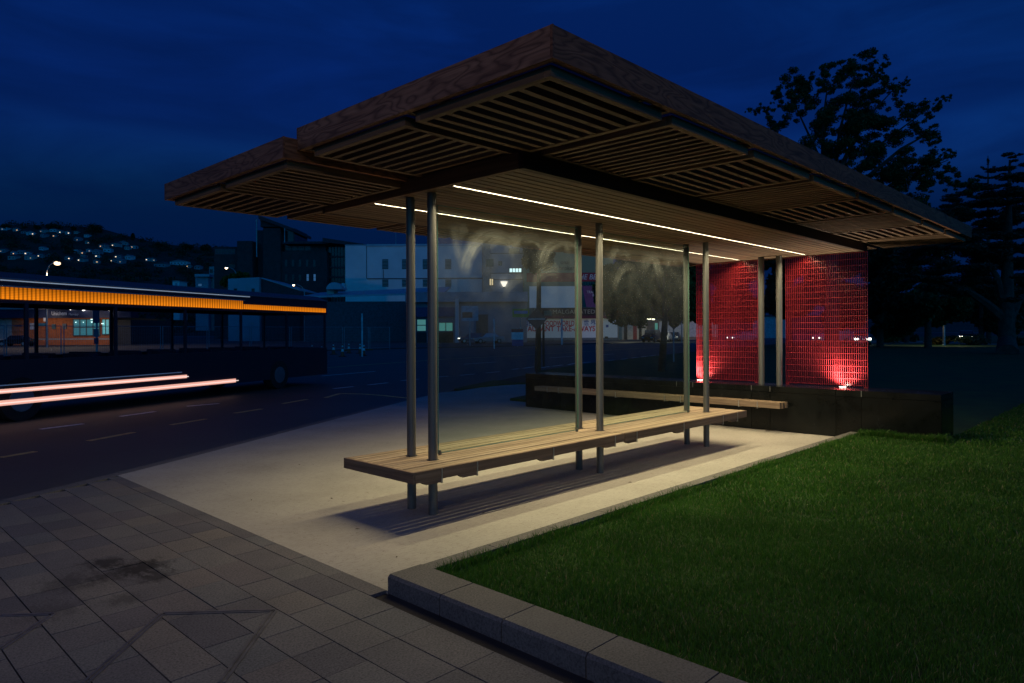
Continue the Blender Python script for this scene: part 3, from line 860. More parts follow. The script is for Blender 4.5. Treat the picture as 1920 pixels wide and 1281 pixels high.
# ================================================================== FAR SIDE
def bg_thing(name, label, cat, u, v, d, group=None):
    """a thing standing across the street: local x to the right, y away, z up"""
    return thing(name, label, cat, at(u, v, d), HEAD, group)
def rel(t, u, v, d):
    r = at(u, v, d) - t.location
    return r.dot(CR), r.dot(CF), r.z
def fbox(mb, t, u0, v0, u1, v1, d, depth, front=0.0):
    """box whose near face fills the rectangle as seen at distance d"""
    x0, y, z1 = rel(t, u0, v0, d); x1, _, z0 = rel(t, u1, v1, d)
    # level boxes: keep z from the left edge so walls stay horizontal
    return mb.box(x0, x1, y - front, y + depth, min(z0, z1), max(z0, z1))
def fpart(name, t, u0, v0, u1, v1, d, depth, m, front=0.0, parent=None):
    o = lobj(name, fbox(MB(), t, u0, v0, u1, v1, d, depth, front), m, parent or t)
    return o
def window(t, u0, v0, u1, v1, d, pane, frame, nx=2, nz=2, bar=None):
    x0, y, z1 = rel(t, u0, v0, d); x1, _, z0 = rel(t, u1, v1, d)
    b = bar or max(.05, (x1 - x0) * .05)
    mb = MB()
    for i in range(nx + 1):
        xx = x0 + (x1 - x0 - b) * i / nx; mb.box(xx, xx + b, y - .06, y - .001, z0, z1)
    for j in range(nz + 1):
        zz = z0 + (z1 - z0 - b) * j / nz; mb.box(x0 + b, x1 - b, y - .055, y - .002, zz, zz + b)
    f = lobj('window', mb, frame, t)
    lobj('pane', MB().box(x0 + b * .5, x1 - b * .5, y - .03, y - .004, z0 + b * .5, z1 - b * .5), pane, f)
    return f
BR = plain('dark_brick', (.10, .062, .060), .9, var=.2, scale=.8)
BR2 = plain('dark_panel', (.05, .05, .055), .6)
WHITE = plain('white_render', (.82, .86, .86), .8, var=.10, scale=.25)
GREYW = plain('grey_render', (.42, .46, .52), .8, var=.10, scale=.3)
DGLASS = plain('dark_window_glass', (.03, .035, .04), .12, spec=.6)
FRAME = plain('window_frame', (.10, .10, .11), .5)
ROOFB = plain('metal_roof', (.40, .45, .52), .45, .3, var=.1, scale=.5)
ROOFD = plain('dark_roof', (.06, .06, .065), .8)
OLIVE = plain('olive_render', (.26, .30, .19), .85, var=.08, scale=.3)
CREAM = plain('cream_paint', (.50, .46, .40), .8)
LITW = glow('lit_window_white', (.75, .95, 1.0), 1.3)
LITY = glow('lit_window_warm', (1.0, .68, .38), .8)
LITB = glow('lit_window_blue', (.10, .30, .55), .22)
LITG = glow('lit_window_green', (.30, .85, .62), .16)
WHITEP = plain('white_paint', (.75, .76, .78), .5)
STEELG = plain('galvanised_steel', (.38, .40, .42), .45, .6)
BLK = plain('black_metal', (.02, .02, .022), .5)

# ---- footpath and yards across the road (flat aprons)
ap = [at(-600, 700, 44), at(240, 700, 47), at(560, 700, 62), at(800, 700, 72), at(1000, 700, 82), at(1150, 700, 96), at(1280, 700, 120), at(1350, 700, 180), at(1300, 700, 320), at(-900, 700, 320), at(-900, 700, 44)]
struct('far_footpath', MB().prism([(p.x, p.y) for p in ap][::-1] if False else [(p.x, p.y) for p in ap], -.119, -.02), plain('far_paving', (.07, .068, .066), .85, scale=.3))

# ---- hill with houses
RIDGE = [(-900, 410), (-300, 430), (0, 424), (70, 422), (130, 424), (190, 428), (215, 436), (250, 445), (300, 457), (350, 462), (400, 466), (480, 474), (560, 486), (700, 505), (900, 540), (1100, 570), (1400, 590), (2200, 600)]
def ridge(u):
    for a, b in zip(RIDGE[:-1], RIDGE[1:]):
        if a[0] <= u <= b[0]: return a[1] + (b[1] - a[1]) * (u - a[0]) / (b[0] - a[0])
    return 600
D0, D1 = 420.0, 900.0
def hill_z(u, d):
    t = min(1, max(0, (d - D0) / (D1 - D0)))
    top = gz(u, ridge(u), D1)
    wob = 3.5 * math.sin(u * .021 + d * .013) * math.sin(d * .021 + 1.0) * t * (1 - t) * 4
    return -.3 + (top + .3) * (t * (.62 + .38 * t)) + wob
hm = MB(); hv, hf = [], []
us = list(range(-900, 2201, 25)); ds = [D0 + (D1 - D0) * i / 16 for i in range(17)] + [1000, 1200]
for d in ds:
    for u in us:
        p = at(u, 600, d); z = hill_z(u, min(d, D1)) if d <= D1 else hill_z(u, D1) - (d - D1) * .1
        hv.append((p.x, p.y, z))
nu = len(us)
for j in range(len(ds) - 1):
    for i in range(nu - 1): hf.append((j * nu + i, j * nu + i + 1, (j + 1) * nu + i + 1, (j + 1) * nu + i))
hm.add(hv, hf)
struct('hill', hm, plain('hill_scrub', (.028, .036, .022), .95, var=.4, scale=.03), True)

# leaves ------------------------------------------------------------
def leaf_cloud(clusters, n, size, flat=0.0, seed=1):
    """clusters: (x,y,z, rx,ry,rz); small quads scattered through each"""
    rs = np.random.RandomState(seed)
    c = np.array(clusters, float)
    vol = (c[:, 3] * c[:, 4] * c[:, 5]) ** (2 / 3)
    idx = rs.choice(len(c), n, p=vol / vol.sum())
    q = rs.normal(size=(n, 3))
    ln = np.linalg.norm(q, axis=1)[:, None]; q = q / ln * np.minimum(ln, 2.1)
    P = c[idx, :3] + q * .46 * c[idx, 3:6]
    nrm = rs.normal(size=(n, 3)); nrm[:, 2] += flat * np.sign(nrm[:, 2]) * 2
    nrm /= np.linalg.norm(nrm, axis=1)[:, None]
    t = np.cross(nrm, rs.normal(size=(n, 3))); t /= np.linalg.norm(t, axis=1)[:, None]
    b = np.cross(nrm, t)
    s = size * rs.uniform(.6, 1.35, n)[:, None]
    V = np.empty((n, 4, 3))
    V[:, 0] = P - t * s; V[:, 1] = P - b * s * .48; V[:, 2] = P + t * s; V[:, 3] = P + b * s * .48
    Q = np.arange(n * 4).reshape(n, 4)
    return V.reshape(-1, 3), Q
LEAF1 = leafmat('leaf_deciduous', (.045, .080, .030), (.09, .15, .052))
LEAF2 = leafmat('leaf_cedar', (.055, .092, .075), (.11, .165, .125))
LEAF3 = leafmat('leaf_dark', (.026, .050, .026), (.06, .10, .05))
LEAF4 = leafmat('leaf_street_tree', (.055, .12, .028), (.13, .22, .05))
BARK = plain('bark', (.075, .062, .050), .95, var=.35, scale=4, bumpy=.5)
def tree(name, label, base, clusters, n, size, m, trunk, group=None, flat=0.0, seed=1, limbs=()):
    t = thing(name, label, 'tree', base, 0, group)
    b = Vector(base)
    cl = [(c[0] - b.x, c[1] - b.y, c[2] - b.z, *c[3:]) for c in clusters]
    V, Q = leaf_cloud(cl, n, size, flat, seed)
    o = link('crown', np_mesh('crown', V, Q, m)); o.parent = t
    mb = MB()
    pts, rad = trunk
    mb.path([Vector(p) - b for p in pts], rad, 10)
    for lp, lr in limbs: mb.path([Vector(p) - b for p in lp], lr, 6)
    o2 = bpy.data.objects.new('trunk', mb.mesh('trunk', BARK, True)); COL.objects.link(o2); o2.parent = t
    return t
def cpx(u, v, d, r, sq=1.0, dr=1.0):
    """a crown cluster that shows r px wide at distance d"""
    p = at(u, v, d); R_ = r * d / F
    return (p.x, p.y, p.z, R_, R_ * dr, R_ * sq)

# hillside houses
HW = [plain('house_white', (.62, .66, .70), .7), plain('house_cream', (.45, .44, .42), .7), plain('house_grey', (.30, .33, .36), .7)]
HR = [plain('house_roof_dark', (.08, .08, .09), .7), plain('house_roof_grey', (.22, .24, .27), .6)]
WIN = [glow('house_window_warm', (1.0, .55, .22), 1.1), glow('house_window_white', (1.0, .80, .52), 1.6), glow('house_window_dim', (1.0, .7, .4), .5)]
# (u, v, width px, height px, lit: 0 none 1 warm 2 white 3 dim, description)
HOUSES = [(8, 429, 14, 5, 3, 'pale house at the far left of the ridge line'), (30, 431, 10, 5, 1, 'house with one orange lit window below the ridge trees'),
 (45, 436, 12, 4, 0, 'low white house stepping down below the ridge'), (58, 438, 14, 5, 2, 'white house with a small bright window on the upper hillside'),
 (80, 433, 14, 5, 3, 'house with a long dim lit window under the ridge trees'), (80, 442, 9, 6, 0, 'small pale blue house by itself high on the hill'),
 (100, 432, 12, 5, 0, 'white box house under the round ridge tree'), (111, 435, 9, 5, 2, 'house with a bright white window near the ridge'),
 (103, 442, 7, 5, 1, 'small house with an orange window just below the ridge'), (127, 437, 8, 4, 2, 'narrow house with one tiny white light near the ridge'),
 (143, 436, 7, 4, 0, 'small dark house right of the ridge lights'), (143, 449, 11, 6, 3, 'house with two dim yellow windows in dark trees'),
 (163, 442, 9, 5, 0, 'plain grey house below the tall round ridge tree'), (164, 455, 7, 4, 3, 'tiny house with a faint light in the upper trees'),
 (5, 470, 12, 7, 3, 'pale house at the left edge of the middle slope'), (24, 475, 9, 6, 1, 'house with a reddish orange window left of the street lamp'),
 (22, 483, 16, 7, 0, 'wide blue grey roofed house low on the left slope'), (38, 474, 12, 4, 0, 'long low white house on the middle slope'),
 (51, 475, 10, 5, 2, 'house with a greenish white light on the middle slope'), (54, 483, 18, 7, 3, 'long pale house above the dark trees'),
 (75, 479, 12, 7, 2, 'house with a large glowing white window'), (78, 466, 10, 5, 0, 'small blue house above the glowing window'),
 (89, 478, 7, 5, 2, 'small house with one white light beside the glowing window house'), (127, 485, 10, 4, 2, 'house with a bright double light right of the lamp star'),
 (142, 471, 7, 7, 0, 'tall narrow blue house on the middle slope'), (152, 474, 10, 5, 1, 'house with a row of warm lights on the middle slope'),
 (156, 480, 8, 6, 0, 'small blue gabled house'), (166, 470, 8, 5, 3, 'house with a pinkish lit window'),
 (151, 488, 14, 4, 2, 'low house with one white porch light'), (180, 473, 14, 7, 0, 'large blue house with a broad gable'),
 (183, 480, 8, 5, 2, 'house with a tiny green white light'), (180, 491, 9, 5, 1, 'house with a bright yellow light low on the slope'),
 (192, 461, 13, 6, 1, 'blue house with an orange light at its left corner'), (201, 469, 14, 7, 0, 'broad blue house among the right hand cluster'),
 (215, 459, 16, 6, 2, 'long blue house with a white light in the top right cluster'), (232, 457, 16, 4, 0, 'long low house at the right of the cluster'),
 (250, 463, 9, 5, 1, 'house with a bright amber light on the right slope'), (238, 465, 9, 5, 0, 'small blue house under the long low house'),
 (221, 481, 13, 5, 2, 'house with a wide yellow white window strip'), (240, 483, 13, 7, 0, 'blue house right of the yellow window strip'),
 (212, 488, 11, 6, 2, 'house with one white lamp below the window strip'), (222, 490, 16, 7, 3, 'pale blue house with a faint red light'),
 (277, 487, 8, 4, 2, 'house with twin lights on the far right slope'), (287, 488, 8, 4, 3, 'house with a low dim light beside the twin lights'),
 (300, 497, 26, 6, 0, 'long pale blue house above the flat field'), (335, 493, 34, 6, 0, 'long terrace with white posts above the dark trees'),
 (354, 499, 8, 5, 1, 'small house with an orange porch light at the end of the terrace'), (370, 502, 12, 5, 0, 'dark blue house right of the terrace')]
houses_done = 0
def d_on_hill(u, v):
    lo, hi = D0 + 2, D1
    for i in range(30):
        m_ = (lo + hi) / 2
        if gz(u, v, m_) > hill_z(u, m_): lo = m_
        else: hi = m_
    return (lo + hi) / 2
for i, (u, v, w, h_, lit, desc) in enumerate(HOUSES):
    d = d_on_hill(u, v + h_ * .6)
    p = at(u, v, d); p.z = hill_z(u, d) - .5
    t = thing('hillside_house', desc, 'house', p, HEAD + RND.uniform(-.3, .3), 'houses on the dark hill')
    W_, Hh, Dp = w * d / F, max(h_ * d / F, 3.0), 7.0
    lobj('wall', MB().box(-W_ / 2, W_ / 2, 0, Dp, 0, Hh + .5), HW[i % 3], t)
    prof = [(-W_ / 2 - .4, Hh + .51), (W_ / 2 + .4, Hh + .51), (0 if i % 2 else W_ * .2, Hh + .5 + min(2.2, W_ * .22))]
    lobj('roof', MB().extrude(prof, -.4, Dp + .4), HR[i % 2], t)
    k = max(2, int(W_ / 4))
    for j in range(k):
        x = -W_ / 2 + (j + .5) * W_ / k
        on = lit and (j == i % k)
        s_ = .8 if not on else (.5 if lit == 3 else .62)
        lobj('window', MB().box(x - s_, x + s_, -.08, -.001, Hh * .35 + .5, Hh * .35 + .5 + s_ * 1.3), WIN[lit - 1] if on else DGLASS, t)
# hillside bush and the trees on the ridge line
cl = []
rs = random.Random(3)
for i in range(620):
    u = rs.uniform(-60, 480); tt = rs.random() ** .7
    d = D0 + 12 + (D1 - D0) * tt
    if any(abs(u - hh[0]) < hh[2] * .75 + 3 and abs((gz(u, hh[1] + 3, d) - hill_z(u, d))) < 5 for hh in HOUSES): continue
    p = at(u, 500, d); r = rs.uniform(2.5, 6)
    cl.append((p.x, p.y, hill_z(u, d) + r * .3, r * 1.5, r * 1.5, r))
Vv, Qq = leaf_cloud(cl, 42000, 1.1, 0, 5)
hb = link('hillside_bush', np_mesh('hillside_bush', Vv, Qq, LEAF3)); hb['kind'] = 'stuff'
hb['label'] = 'dark bush covering the hillside between the houses'
for i, (u, v, w, h_, lab) in enumerate([(104, 431, 38, 12, 'wide round dark tree on the ridge above the white house'), (180, 433, 24, 13, 'tall rounded dark tree at the ridge shoulder'),
     (250, 447, 7, 10, 'small pointed dark tree alone on the sloping ridge'), (70, 428, 14, 6, 'low dark tree on the ridge left of the wide round one'), (12, 426, 20, 6, 'low spreading tree on the ridge at the far left'),
     (138, 430, 12, 6, 'small dark tree between the two big ridge trees'), (296, 463, 16, 9, 'clump like tree where the ridge levels out'), (352, 466, 24, 9, 'broad dark tree on the low ridge left of the brick building'),
     (387, 470, 26, 13, 'big dark tree rising just left of the brick building')]):
    d = 880.0
    p = at(u, v, d); p.z = hill_z(u, d)
    tree('ridge_tree', lab, p, [cpx(u + RND.uniform(-w * .2, w * .2), v - h_ * k, d, w * .32, 1.0 * h_ / w * 1.4) for k in (.15, .35, .5)] , 900, 1.3, LEAF3,
         ([p, p + Vector((0, 0, 5))], [.5, .3]), 'trees on the ridge', seed=20 + i)

# ---- dark brick building with tower
d = 190
b = bg_thing('brick_building', 'dark brick office building with a raised tower and overhanging flat roof', 'building', 530, 640, d)
fpart('wall', b, 402, 463, 445, 660, d, 20, BR)
fpart('wall', b, 445.2, 452, 474, 660, d - 2, 22, BR)
fpart('recess_wall', b, 474.2, 470, 494, 660, d + 4, 10, BR2)
fpart('tower', b, 494, 428, 527, 660, d - 2, 16, BR)
fpart('tower_glazing', b, 527.2, 428, 553, 660, d + 1, 12, DGLASS)
mb = MB()
x0, y, z = rel(b, 493, 407, d); x1, _, z1 = rel(b, 555, 429, d); zz = rel(b, 493, 427.5, d)[2]
mb.extrude([(x0, z), (x1, z1 - .2), (x1, z1 - 1.0), (x0, z - 1.0)], y - 3, y + 15)
lobj('tower_roof', mb, ROOFD, b)
mb = MB(); mb.extrude([(x0 + .2, z - 1.05), (x0 + 4.9, z - 2.9), (x0 + 4.9, zz), (x0 + .2, zz)], y - 2, y + 13)
lobj('tower_gable', mb, BR, b)
fpart('tower_side', b, 482.5, 432, 493.8, 660, d + 2, 10, BR2)
fpart('wall', b, 527.2, 472, 614, 660, d - 1.5, 22, BR)
fpart('top_storey', b, 534, 457, 612, 471.8, d, 18, BR2)
fpart('roof_slab', b, 531, 453, 616, 456.8, d - 3, 24, ROOFD)
fpart('side_glazing', b, 614.3, 457, 648, 660, d + 1, 16, DGLASS)
mb = MB(); x0, y, z0 = rel(b, 612, 449, d); x1, _, z1 = rel(b, 690, 461, d)
mb.extrude([(x0, z0), (x1, z1), (x1, z1 - .6), (x0, z0 - 1.2)], y - 3.5, y + 18)
lobj('side_roof', mb, ROOFD, b)
for i in range(6): fpart('mullion', b, 616 + i * 5.6, 462, 616.8 + i * 5.6, 640, d + 1, .3, FRAME, .25)
for vv in (480, 500, 518): fpart('floor_band', b, 614.4, vv, 648, vv + 3, d + .9, .5, BR2, .3)
x, y, z0 = rel(b, 482, 482, d - 3); z1 = rel(b, 482, 412, d - 3)[2]
lobj('flue', MB().tube((x, y, z0), (x, y, z1), .16, n=10).tube((x, y, z1 - .6), (x, y, z1), .3, n=10), STEELG, b)
x, y, z0 = rel(b, 534.5, 455, d - 3); z1 = rel(b, 534.5, 428, d - 3)[2]
lobj('downpipe', MB().tube((x, y, z0), (x, y, z1), .12, n=8), STEELG, b)
for u in (537, 550, 563, 576.5, 590): window(b, u - 2.3, 487, u + 2.3, 500, d - 1.5, DGLASS, FRAME, 1, 2)
for u in (537, 550, 563): window(b, u - 2.3, 515, u + 2.3, 527, d - 1.5, DGLASS, FRAME, 1, 2)
for u in (577.5, 590.5): window(b, u - 2.3, 514, u + 2.3, 527, d - 1.5, LITB, FRAME, 1, 2)
for i in range(4): window(b, 536 + i * 12, 458.5, 547 + i * 12, 470, d, DGLASS, FRAME, 4, 2)
window(b, 404, 467, 442, 477, d, DGLASS, FRAME, 6, 1)
window(b, 438 - 8, 496, 438 + 3, 503, d, DGLASS, FRAME, 2, 1)

# ---- big white walled building
d = 150
b = bg_thing('white_building', 'tall plain white walled building with a few louvred windows behind the posts', 'building', 770, 640, d)
fpart('wall', b, 648, 461, 905, 660, d, 25, WHITE)
fpart('parapet', b, 647.5, 459, 688, 460.9, d - .1, 25, ROOFB)
fpart('parapet', b, 688.3, 458, 905.5, 460.9, d - .2, 25, ROOFB)
fpart('wall_joint', b, 687.6, 461, 688.6, 523, d, .05, FRAME, .08)
fpart('wall_joint', b, 688.7, 522, 905, 522.9, d, .05, FRAME, .08)
for u in (723, 760, 799, 841): 
    window(b, u - 6, 486, u + 6, 505, d, DGLASS, GREYW, 1, 7)
    window(b, u - 6, 524, u + 6, 538, d, DGLASS, GREYW, 1, 5)
fpart('rust_streak_pipe', b, 719, 505.5, 720, 523, d, .1, FRAME, .12)
x, y, z0 = rel(b, 743, 460, d + 4); z1 = rel(b, 743, 428, d + 4)[2]
lobj('antenna', MB().tube((x, y, z0), (x, y, z1), .05, n=6), STEELG, b)

# ---- grey building with lit windows
d = 142
b = bg_thing('grey_building', 'grey rendered block with one long bright window seen through the glass', 'building', 945, 640, d)
fpart('wall', b, 906, 432, 981, 660, d, 20, GREYW)
fpart('stair_tower', b, 906, 436, 920, 660, d - 1.5, 1.4, plain('grey_brown_render', (.30, .30, .30), .8))
for vv in (475, 512, 524): fpart('floor_line', b, 920.2, vv, 981, vv + .8, d, .05, FRAME, .08)
window(b, 955, 502.5, 979, 511.5, d, LITW, FRAME, 4, 1, .12)
window(b, 917.5, 522, 926, 536, d - 1.5, LITY, FRAME, 2, 1, .12)
window(b, 912, 486, 926, 500, d - 1.5, DGLASS, FRAME, 3, 1)
window(b, 935, 490, 942, 498, d, DGLASS, FRAME, 2, 1)
window(b, 955, 466, 975, 474, d, DGLASS, FRAME, 3, 1)
x, y, z = rel(b, 945.5, 533, d)
lobj('wall_lamp', MB().tube((x, y - .35, z - .5), (x, y - .35, z + .5), .25, .75, 10), glow('wall_lamp_glow', (1.0, .8, .7), 1.6), b)
lobj('lamp_arm', MB().box(x - .06, x + .06, y - .35, y, z - .62, z - .52), FRAME, b)

# ---- low sheds and roofs between
d = 118
b = bg_thing('warehouse', 'long low warehouse with a pale metal roof in front of the white building', 'building', 700, 640, d)
fpart('wall', b, 572, 566, 832, 660, d, 18, plain('shed_wall', (.10, .11, .125), .8))
mb = MB(); x0, y, z0 = rel(b, 566, 556, d); x1, _, z1 = rel(b, 834, 549, d); zr0 = rel(b, 566, 541, d)[2]; zr1 = rel(b, 834, 529, d)[2]
mb.add([(x0, y - .8, z0), (x1, y - .8, z1), (x1, y + 12, zr1), (x0, y + 12, zr0), (x0, y - .8, z0 - .3), (x1, y - .8, z1 - .3), (x1, y + 12, zr1 - .3), (x0, y + 12, zr0 - .3)],
       [(0, 1, 2, 3), (7, 6, 5, 4), (0, 4, 5, 1), (1, 5, 6, 2), (2, 6, 7, 3), (3, 7, 4, 0)])
lobj('roof', mb, ROOFB, b)
mb = MB(); x, y, z = rel(b, 621, 541, d)
pr_ = [(x + 1.35 * math.cos(a_), z + 1.2 * math.sin(a_)) for a_ in [PI * i / 10 for i in range(11)]]
mb.extrude(pr_[::-1], y + 2, y + 6); lobj('roof_vent', mb, ROOFB, b)
fpart('vent_base', b, 613, 541.5, 626, 553, d + 3, 3, CREAM)
fpart('cowl', b, 641, 531, 646, 541, d + 4, .5, WHITEP)
d = 135
b = bg_thing('gabled_shed', 'pale grey gabled workshop behind the roof of the bus', 'building', 470, 640, d)
mb = MB(); x0, y, z0 = rel(b, 428, 523, d); x1, _, z1 = rel(b, 486, 520, d); x2, _, z2 = rel(b, 560, 545, d); zb = rel(b, 486, 648, d)[2]
mb.extrude([(x0, zb), (x0, z0), (x1, z1), (x1 + .1, zb)], y, y + 14); lobj('wall', mb, GREYW, b)
mb = MB(); mb.extrude([(x1 + .15, zb), (x1 + .15, z1 - .2), (x2, z2), (x2, zb)], y + 1, y + 14); lobj('lean_to', mb, ROOFD, b)
mb = MB(); mb.extrude([(x1 + .15, z1), (x2, z2 + .25), (x2, z2 + .01), (x1 + .15, z1 - .19)], y + .8, y + 14); lobj('lean_to_roof', mb, ROOFB, b)
for u in (442, 475): window(b, u - 3, 541, u + 3, 549, d, DGLASS, FRAME, 1, 2)
d = 210
b = bg_thing('small_house', 'small pale two storey house left of the brick building', 'house', 383, 600, d)
fpart('wall', b, 367, 519, 391, 620, d, 10, GREYW); fpart('roof', b, 365.5, 514, 392.5, 518.8, d - 1, 12, ROOFB); fpart('annex', b, 392.8, 500, 402, 620, d + 2, 8, HW[1])
window(b, 372, 532, 379, 537, d, LITB, FRAME, 2, 1); window(b, 394, 505, 400, 512, d + 2, DGLASS, FRAME, 1, 1)
d = 170
b = bg_thing('white_cabin', 'little white cabin standing alone below the hill', 'shed', 331, 600, d)
fpart('wall', b, 324, 528, 337, 600, d, 4, WHITE); fpart('roof', b, 323.5, 526.5, 337.5, 527.9, d - .2, 4.4, ROOFB)
fpart('door', b, 329, 531, 333, 545, d, .05, GREYW, .06)

# ---- olive building with sign bands, white hoarding, purple banner
d = 136
b = bg_thing('olive_building', 'olive green building with a red sign band and dark lettering', 'building', 1060, 640, d)
fpart('wall', b, 982, 440, 1150, 660, d, 20, OLIVE)
fpart('red_band', b, 988, 512, 1150, 528, d, .1, plain('sign_red', (.35, .03, .05), .6), .12)
DKT = plain('dark_lettering', (.02, .03, .03), .6); WHT = plain('white_lettering', (.8, .8, .8), .6); REDT = plain('red_lettering', (.62, .05, .07), .6); BLUT = plain('blue_lettering', (.05, .12, .35), .6)
lettering('onal', 1060, 492, d - .1, 8, DKT, b, 16); lettering('ty brokers', 1060, 503, d - .1, 8, DKT, b, 44)
lettering('THE BE', 1098, 520, d - .3, 10, WHT, b, 40, shear=.2)
lettering('ALUATI', 1105, 533, d - .1, 7, DKT, b, 34)
d = 128
b = bg_thing('hoarding', 'blank white roof hoarding with a purple banner beside it', 'billboard', 1050, 600, d)
fpart('panel', b, 993, 537, 1091, 577, d, .4, WHITE)
mb = MB(); x0, y, z0 = rel(b, 1091.5, 536, d); x1, _, z1 = rel(b, 1150, 576, d); mb.extrude([(x0, z0), (x1, z0), (x1, z1), (x0 + .8, z1)], y - .1, y + .3)
lobj('banner', mb, plain('banner_purple', (.16, .05, .17), .6), b)
mb = MB()
for u in (1000, 1030, 1060, 1090, 1130):
    x, y, z0 = rel(b, u, 577, d + 1); mb.box(x - .1, x + .1, y, y + .2, z0 - 2.5, z0 + 3)
lobj('frame', mb, FRAME, b)
lettering('TRAIN', 1109, 548, d - .15, 5, WHT, b, 16); lettering('E', 1113, 554, d - .15, 5, WHT, b)
d = 124
b = bg_thing('takeaway_shop', 'low white painted restaurant wall with large red and blue lettering', 'shop', 1060, 640, d)
fpart('wall', b, 960, 597, 1158, 640, d, 14, WHITE)
fpart('fascia', b, 1010, 577.5, 1150, 592, d - .4, 2, plain('fascia_dark', (.045, .035, .035), .7))
fpart('awning', b, 1010, 592.3, 1150, 596.8, d - 1.0, 2.5, plain('awning_maroon', (.12, .03, .05), .7))
lettering('AMALGAMATED', 1072, 585, d - .5, 8, plain('gold_lettering', (.42, .38, .30), .6), b, 88)
lettering('CHINESE', 985, 607, d - .06, 9.5, BLUT, b, 46, bold=.01); lettering('FOODWORLD', 1048, 607, d - .06, 10, REDT, b, 58, bold=.015)
lettering('世 界', 1106, 606, d - .06, 9, BLUT, b, 22, bold=.01)
lettering('RESTAURANT', 1001, 617, d - .06, 10, REDT, b, 76, bold=.02); lettering('TAKE-AWAYS', 1080, 617, d - .06, 10, REDT, b, 72, bold=.015)
fpart('plinth', b, 960, 634, 1158, 640.2, d, .05, plain('plinth_grey', (.16, .18, .2), .8), .08)
fpart('vent', b, 1134, 631, 1140, 635, d, .05, BLK, .1)
fpart('logo_disc', b, 1136, 609, 1141, 614, d, .04, BLUT, .06)
# row of small shopfronts right of it
d = 132
b = bg_thing('small_shops', 'short row of white shopfronts with a red door beside the restaurant wall', 'shop', 1185, 640, d)
fpart('wall', b, 1159, 598, 1212, 640, d, 10, CREAM)
for u0, u1, mm in ((1160, 1166, plain('door_teal', (.10, .2, .22), .6)), (1170, 1176, DGLASS), (1187, 1194, plain('door_red', (.28, .04, .04), .6)), (1198, 1203, DGLASS)):
    fpart('door', b, u0, 606, u1, 638, d, .05, mm, .1)
lit1 = fpart('lit_sign', b, 1213, 597, 1221, 599.5, d - 1, .3, glow('canopy_light', (1.0, .85, .6), 3.0))
fpart('lit_sign', b, 1223, 597.5, 1228, 600, d - 1, .3, glow('canopy_light', (1.0, .85, .6), 3.0))
fpart('side_wall', b, 1212.3, 600, 1240, 640, d + 4, 6, plain('tan_wall', (.30, .20, .14), .8))
fpart('lit_panel', b, 1228, 606, 1233, 622, d + 4, .05, LITG, .1)
d = 118
b = bg_thing('boundary_wall', 'long pale concrete boundary wall past the parked cars', 'wall', 1290, 640, d)
fpart('wall', b, 1236, 604, 1345, 632, d, .4, plain('pale_wall', (.50, .48, .52), .8))
fpart('coping', b, 1236, 602.5, 1345, 603.9, d - .1, .6, CREAM)
fpart('plinth', b, 1236, 632.2, 1345, 637.5, d - .1, .5, plain('wall_base', (.22, .17, .15), .8))
b = bg_thing('boundary_wall', 'pale concrete wall showing between the paired posts and screens', 'wall', 1450, 640, 110)
fpart('wall', b, 1412, 596, 1482, 634, 110, .4, plain('pale_wall', (.50, .48, .52), .8)); fpart('coping', b, 1412, 594.5, 1482, 595.9, 109.9, .6, CREAM)
for k_, (u, v, d) in enumerate([(1225, 597, 126)]):
    L = bpy.data.lights.new('canopy_lamp', 'SPOT'); L.energy = 260; L.color = (1, .8, .55); L.shadow_soft_size = .3; L.spot_size = math.radians(110); L.spot_blend = .6
    lo = bpy.data.objects.new('canopy_lamp', L); COL.objects.link(lo); lo.location = at(u, v, d)
    lo.rotation_euler = (CF * .6 + Vector((0, 0, -1))).to_track_quat('-Z', 'Y').to_euler()
# street lamp glimpsed through the tree, throwing its light along the shop fronts
L = bpy.data.lights.new('shop_street_lamp', 'SPOT'); L.energy = 3200; L.color = (1.0, .86, .68); L.shadow_soft_size = .3; L.spot_size = math.radians(150); L.spot_blend = .6
tl_ = bg_thing('street_lamp', 'street lamp glimpsed between the leaves of the green street tree', 'street lamp', 1270, 577, 96, 'street lamps across the road')
tl_.location.z = -.05
zz = gz(1270, 574, 96) + .05
lobj('pole', MB().tube((.6, 0, 0), (.6, 0, zz + .1), .09, .06, 10).tube((.6, 0, zz + .1), (-.2, 0, zz + .2), .05, n=8), STEELG, tl_, True)
lobj('head', MB().box(-.45, .2, -.15, .15, zz + .06, zz + .2), STEELG, tl_)
lobj('bulb', MB().ball((-.15, 0, zz), .2, 10, 7, (1, 1, .6)), glow('lamp_bulb_white', (1.0, .9, .75), 22), tl_, True)
lo = bpy.data.objects.new('shop_street_lamp', L); COL.objects.link(lo); lo.parent = tl_; lo.location = (-.6, .3, zz - .3)
lo.rotation_euler = Vector((-.35, .9, -.12)).to_track_quat('-Z', 'Y').to_euler()

# ---- dim shop left of the takeaway
d = 104
b = bg_thing('corner_shop', 'dim blue corner shop with greenish lit windows behind the glass', 'shop', 870, 640, d)
fpart('wall', b, 764, 566, 988, 648, d, 14, plain('blue_grey_wall', (.17, .20, .25), .8, scale=.2))
fpart('roof', b, 760, 548, 990, 565.6, d - 1, 15, plain('slate_roof', (.26, .30, .36), .6, scale=.4))
fpart('fascia', b, 764, 577, 858, 594, d, .4, plain('fascia_blue', (.03, .06, .16), .6), .5)
fpart('column', b, 853.5, 560, 860, 650, d - 1.4, .5, GREYW)
window(b, 781, 598, 800, 622, d, LITG, FRAME, 1, 2, .12); window(b, 822, 604, 850, 622, d, LITG, FRAME, 2, 1, .12)
fpart('shutter', b, 781, 623, 800, 645, d, .05, BLK, .1); fpart('shutter', b, 822, 623, 850, 645, d, .05, plain('brown_door', (.12, .07, .04), .8), .1)
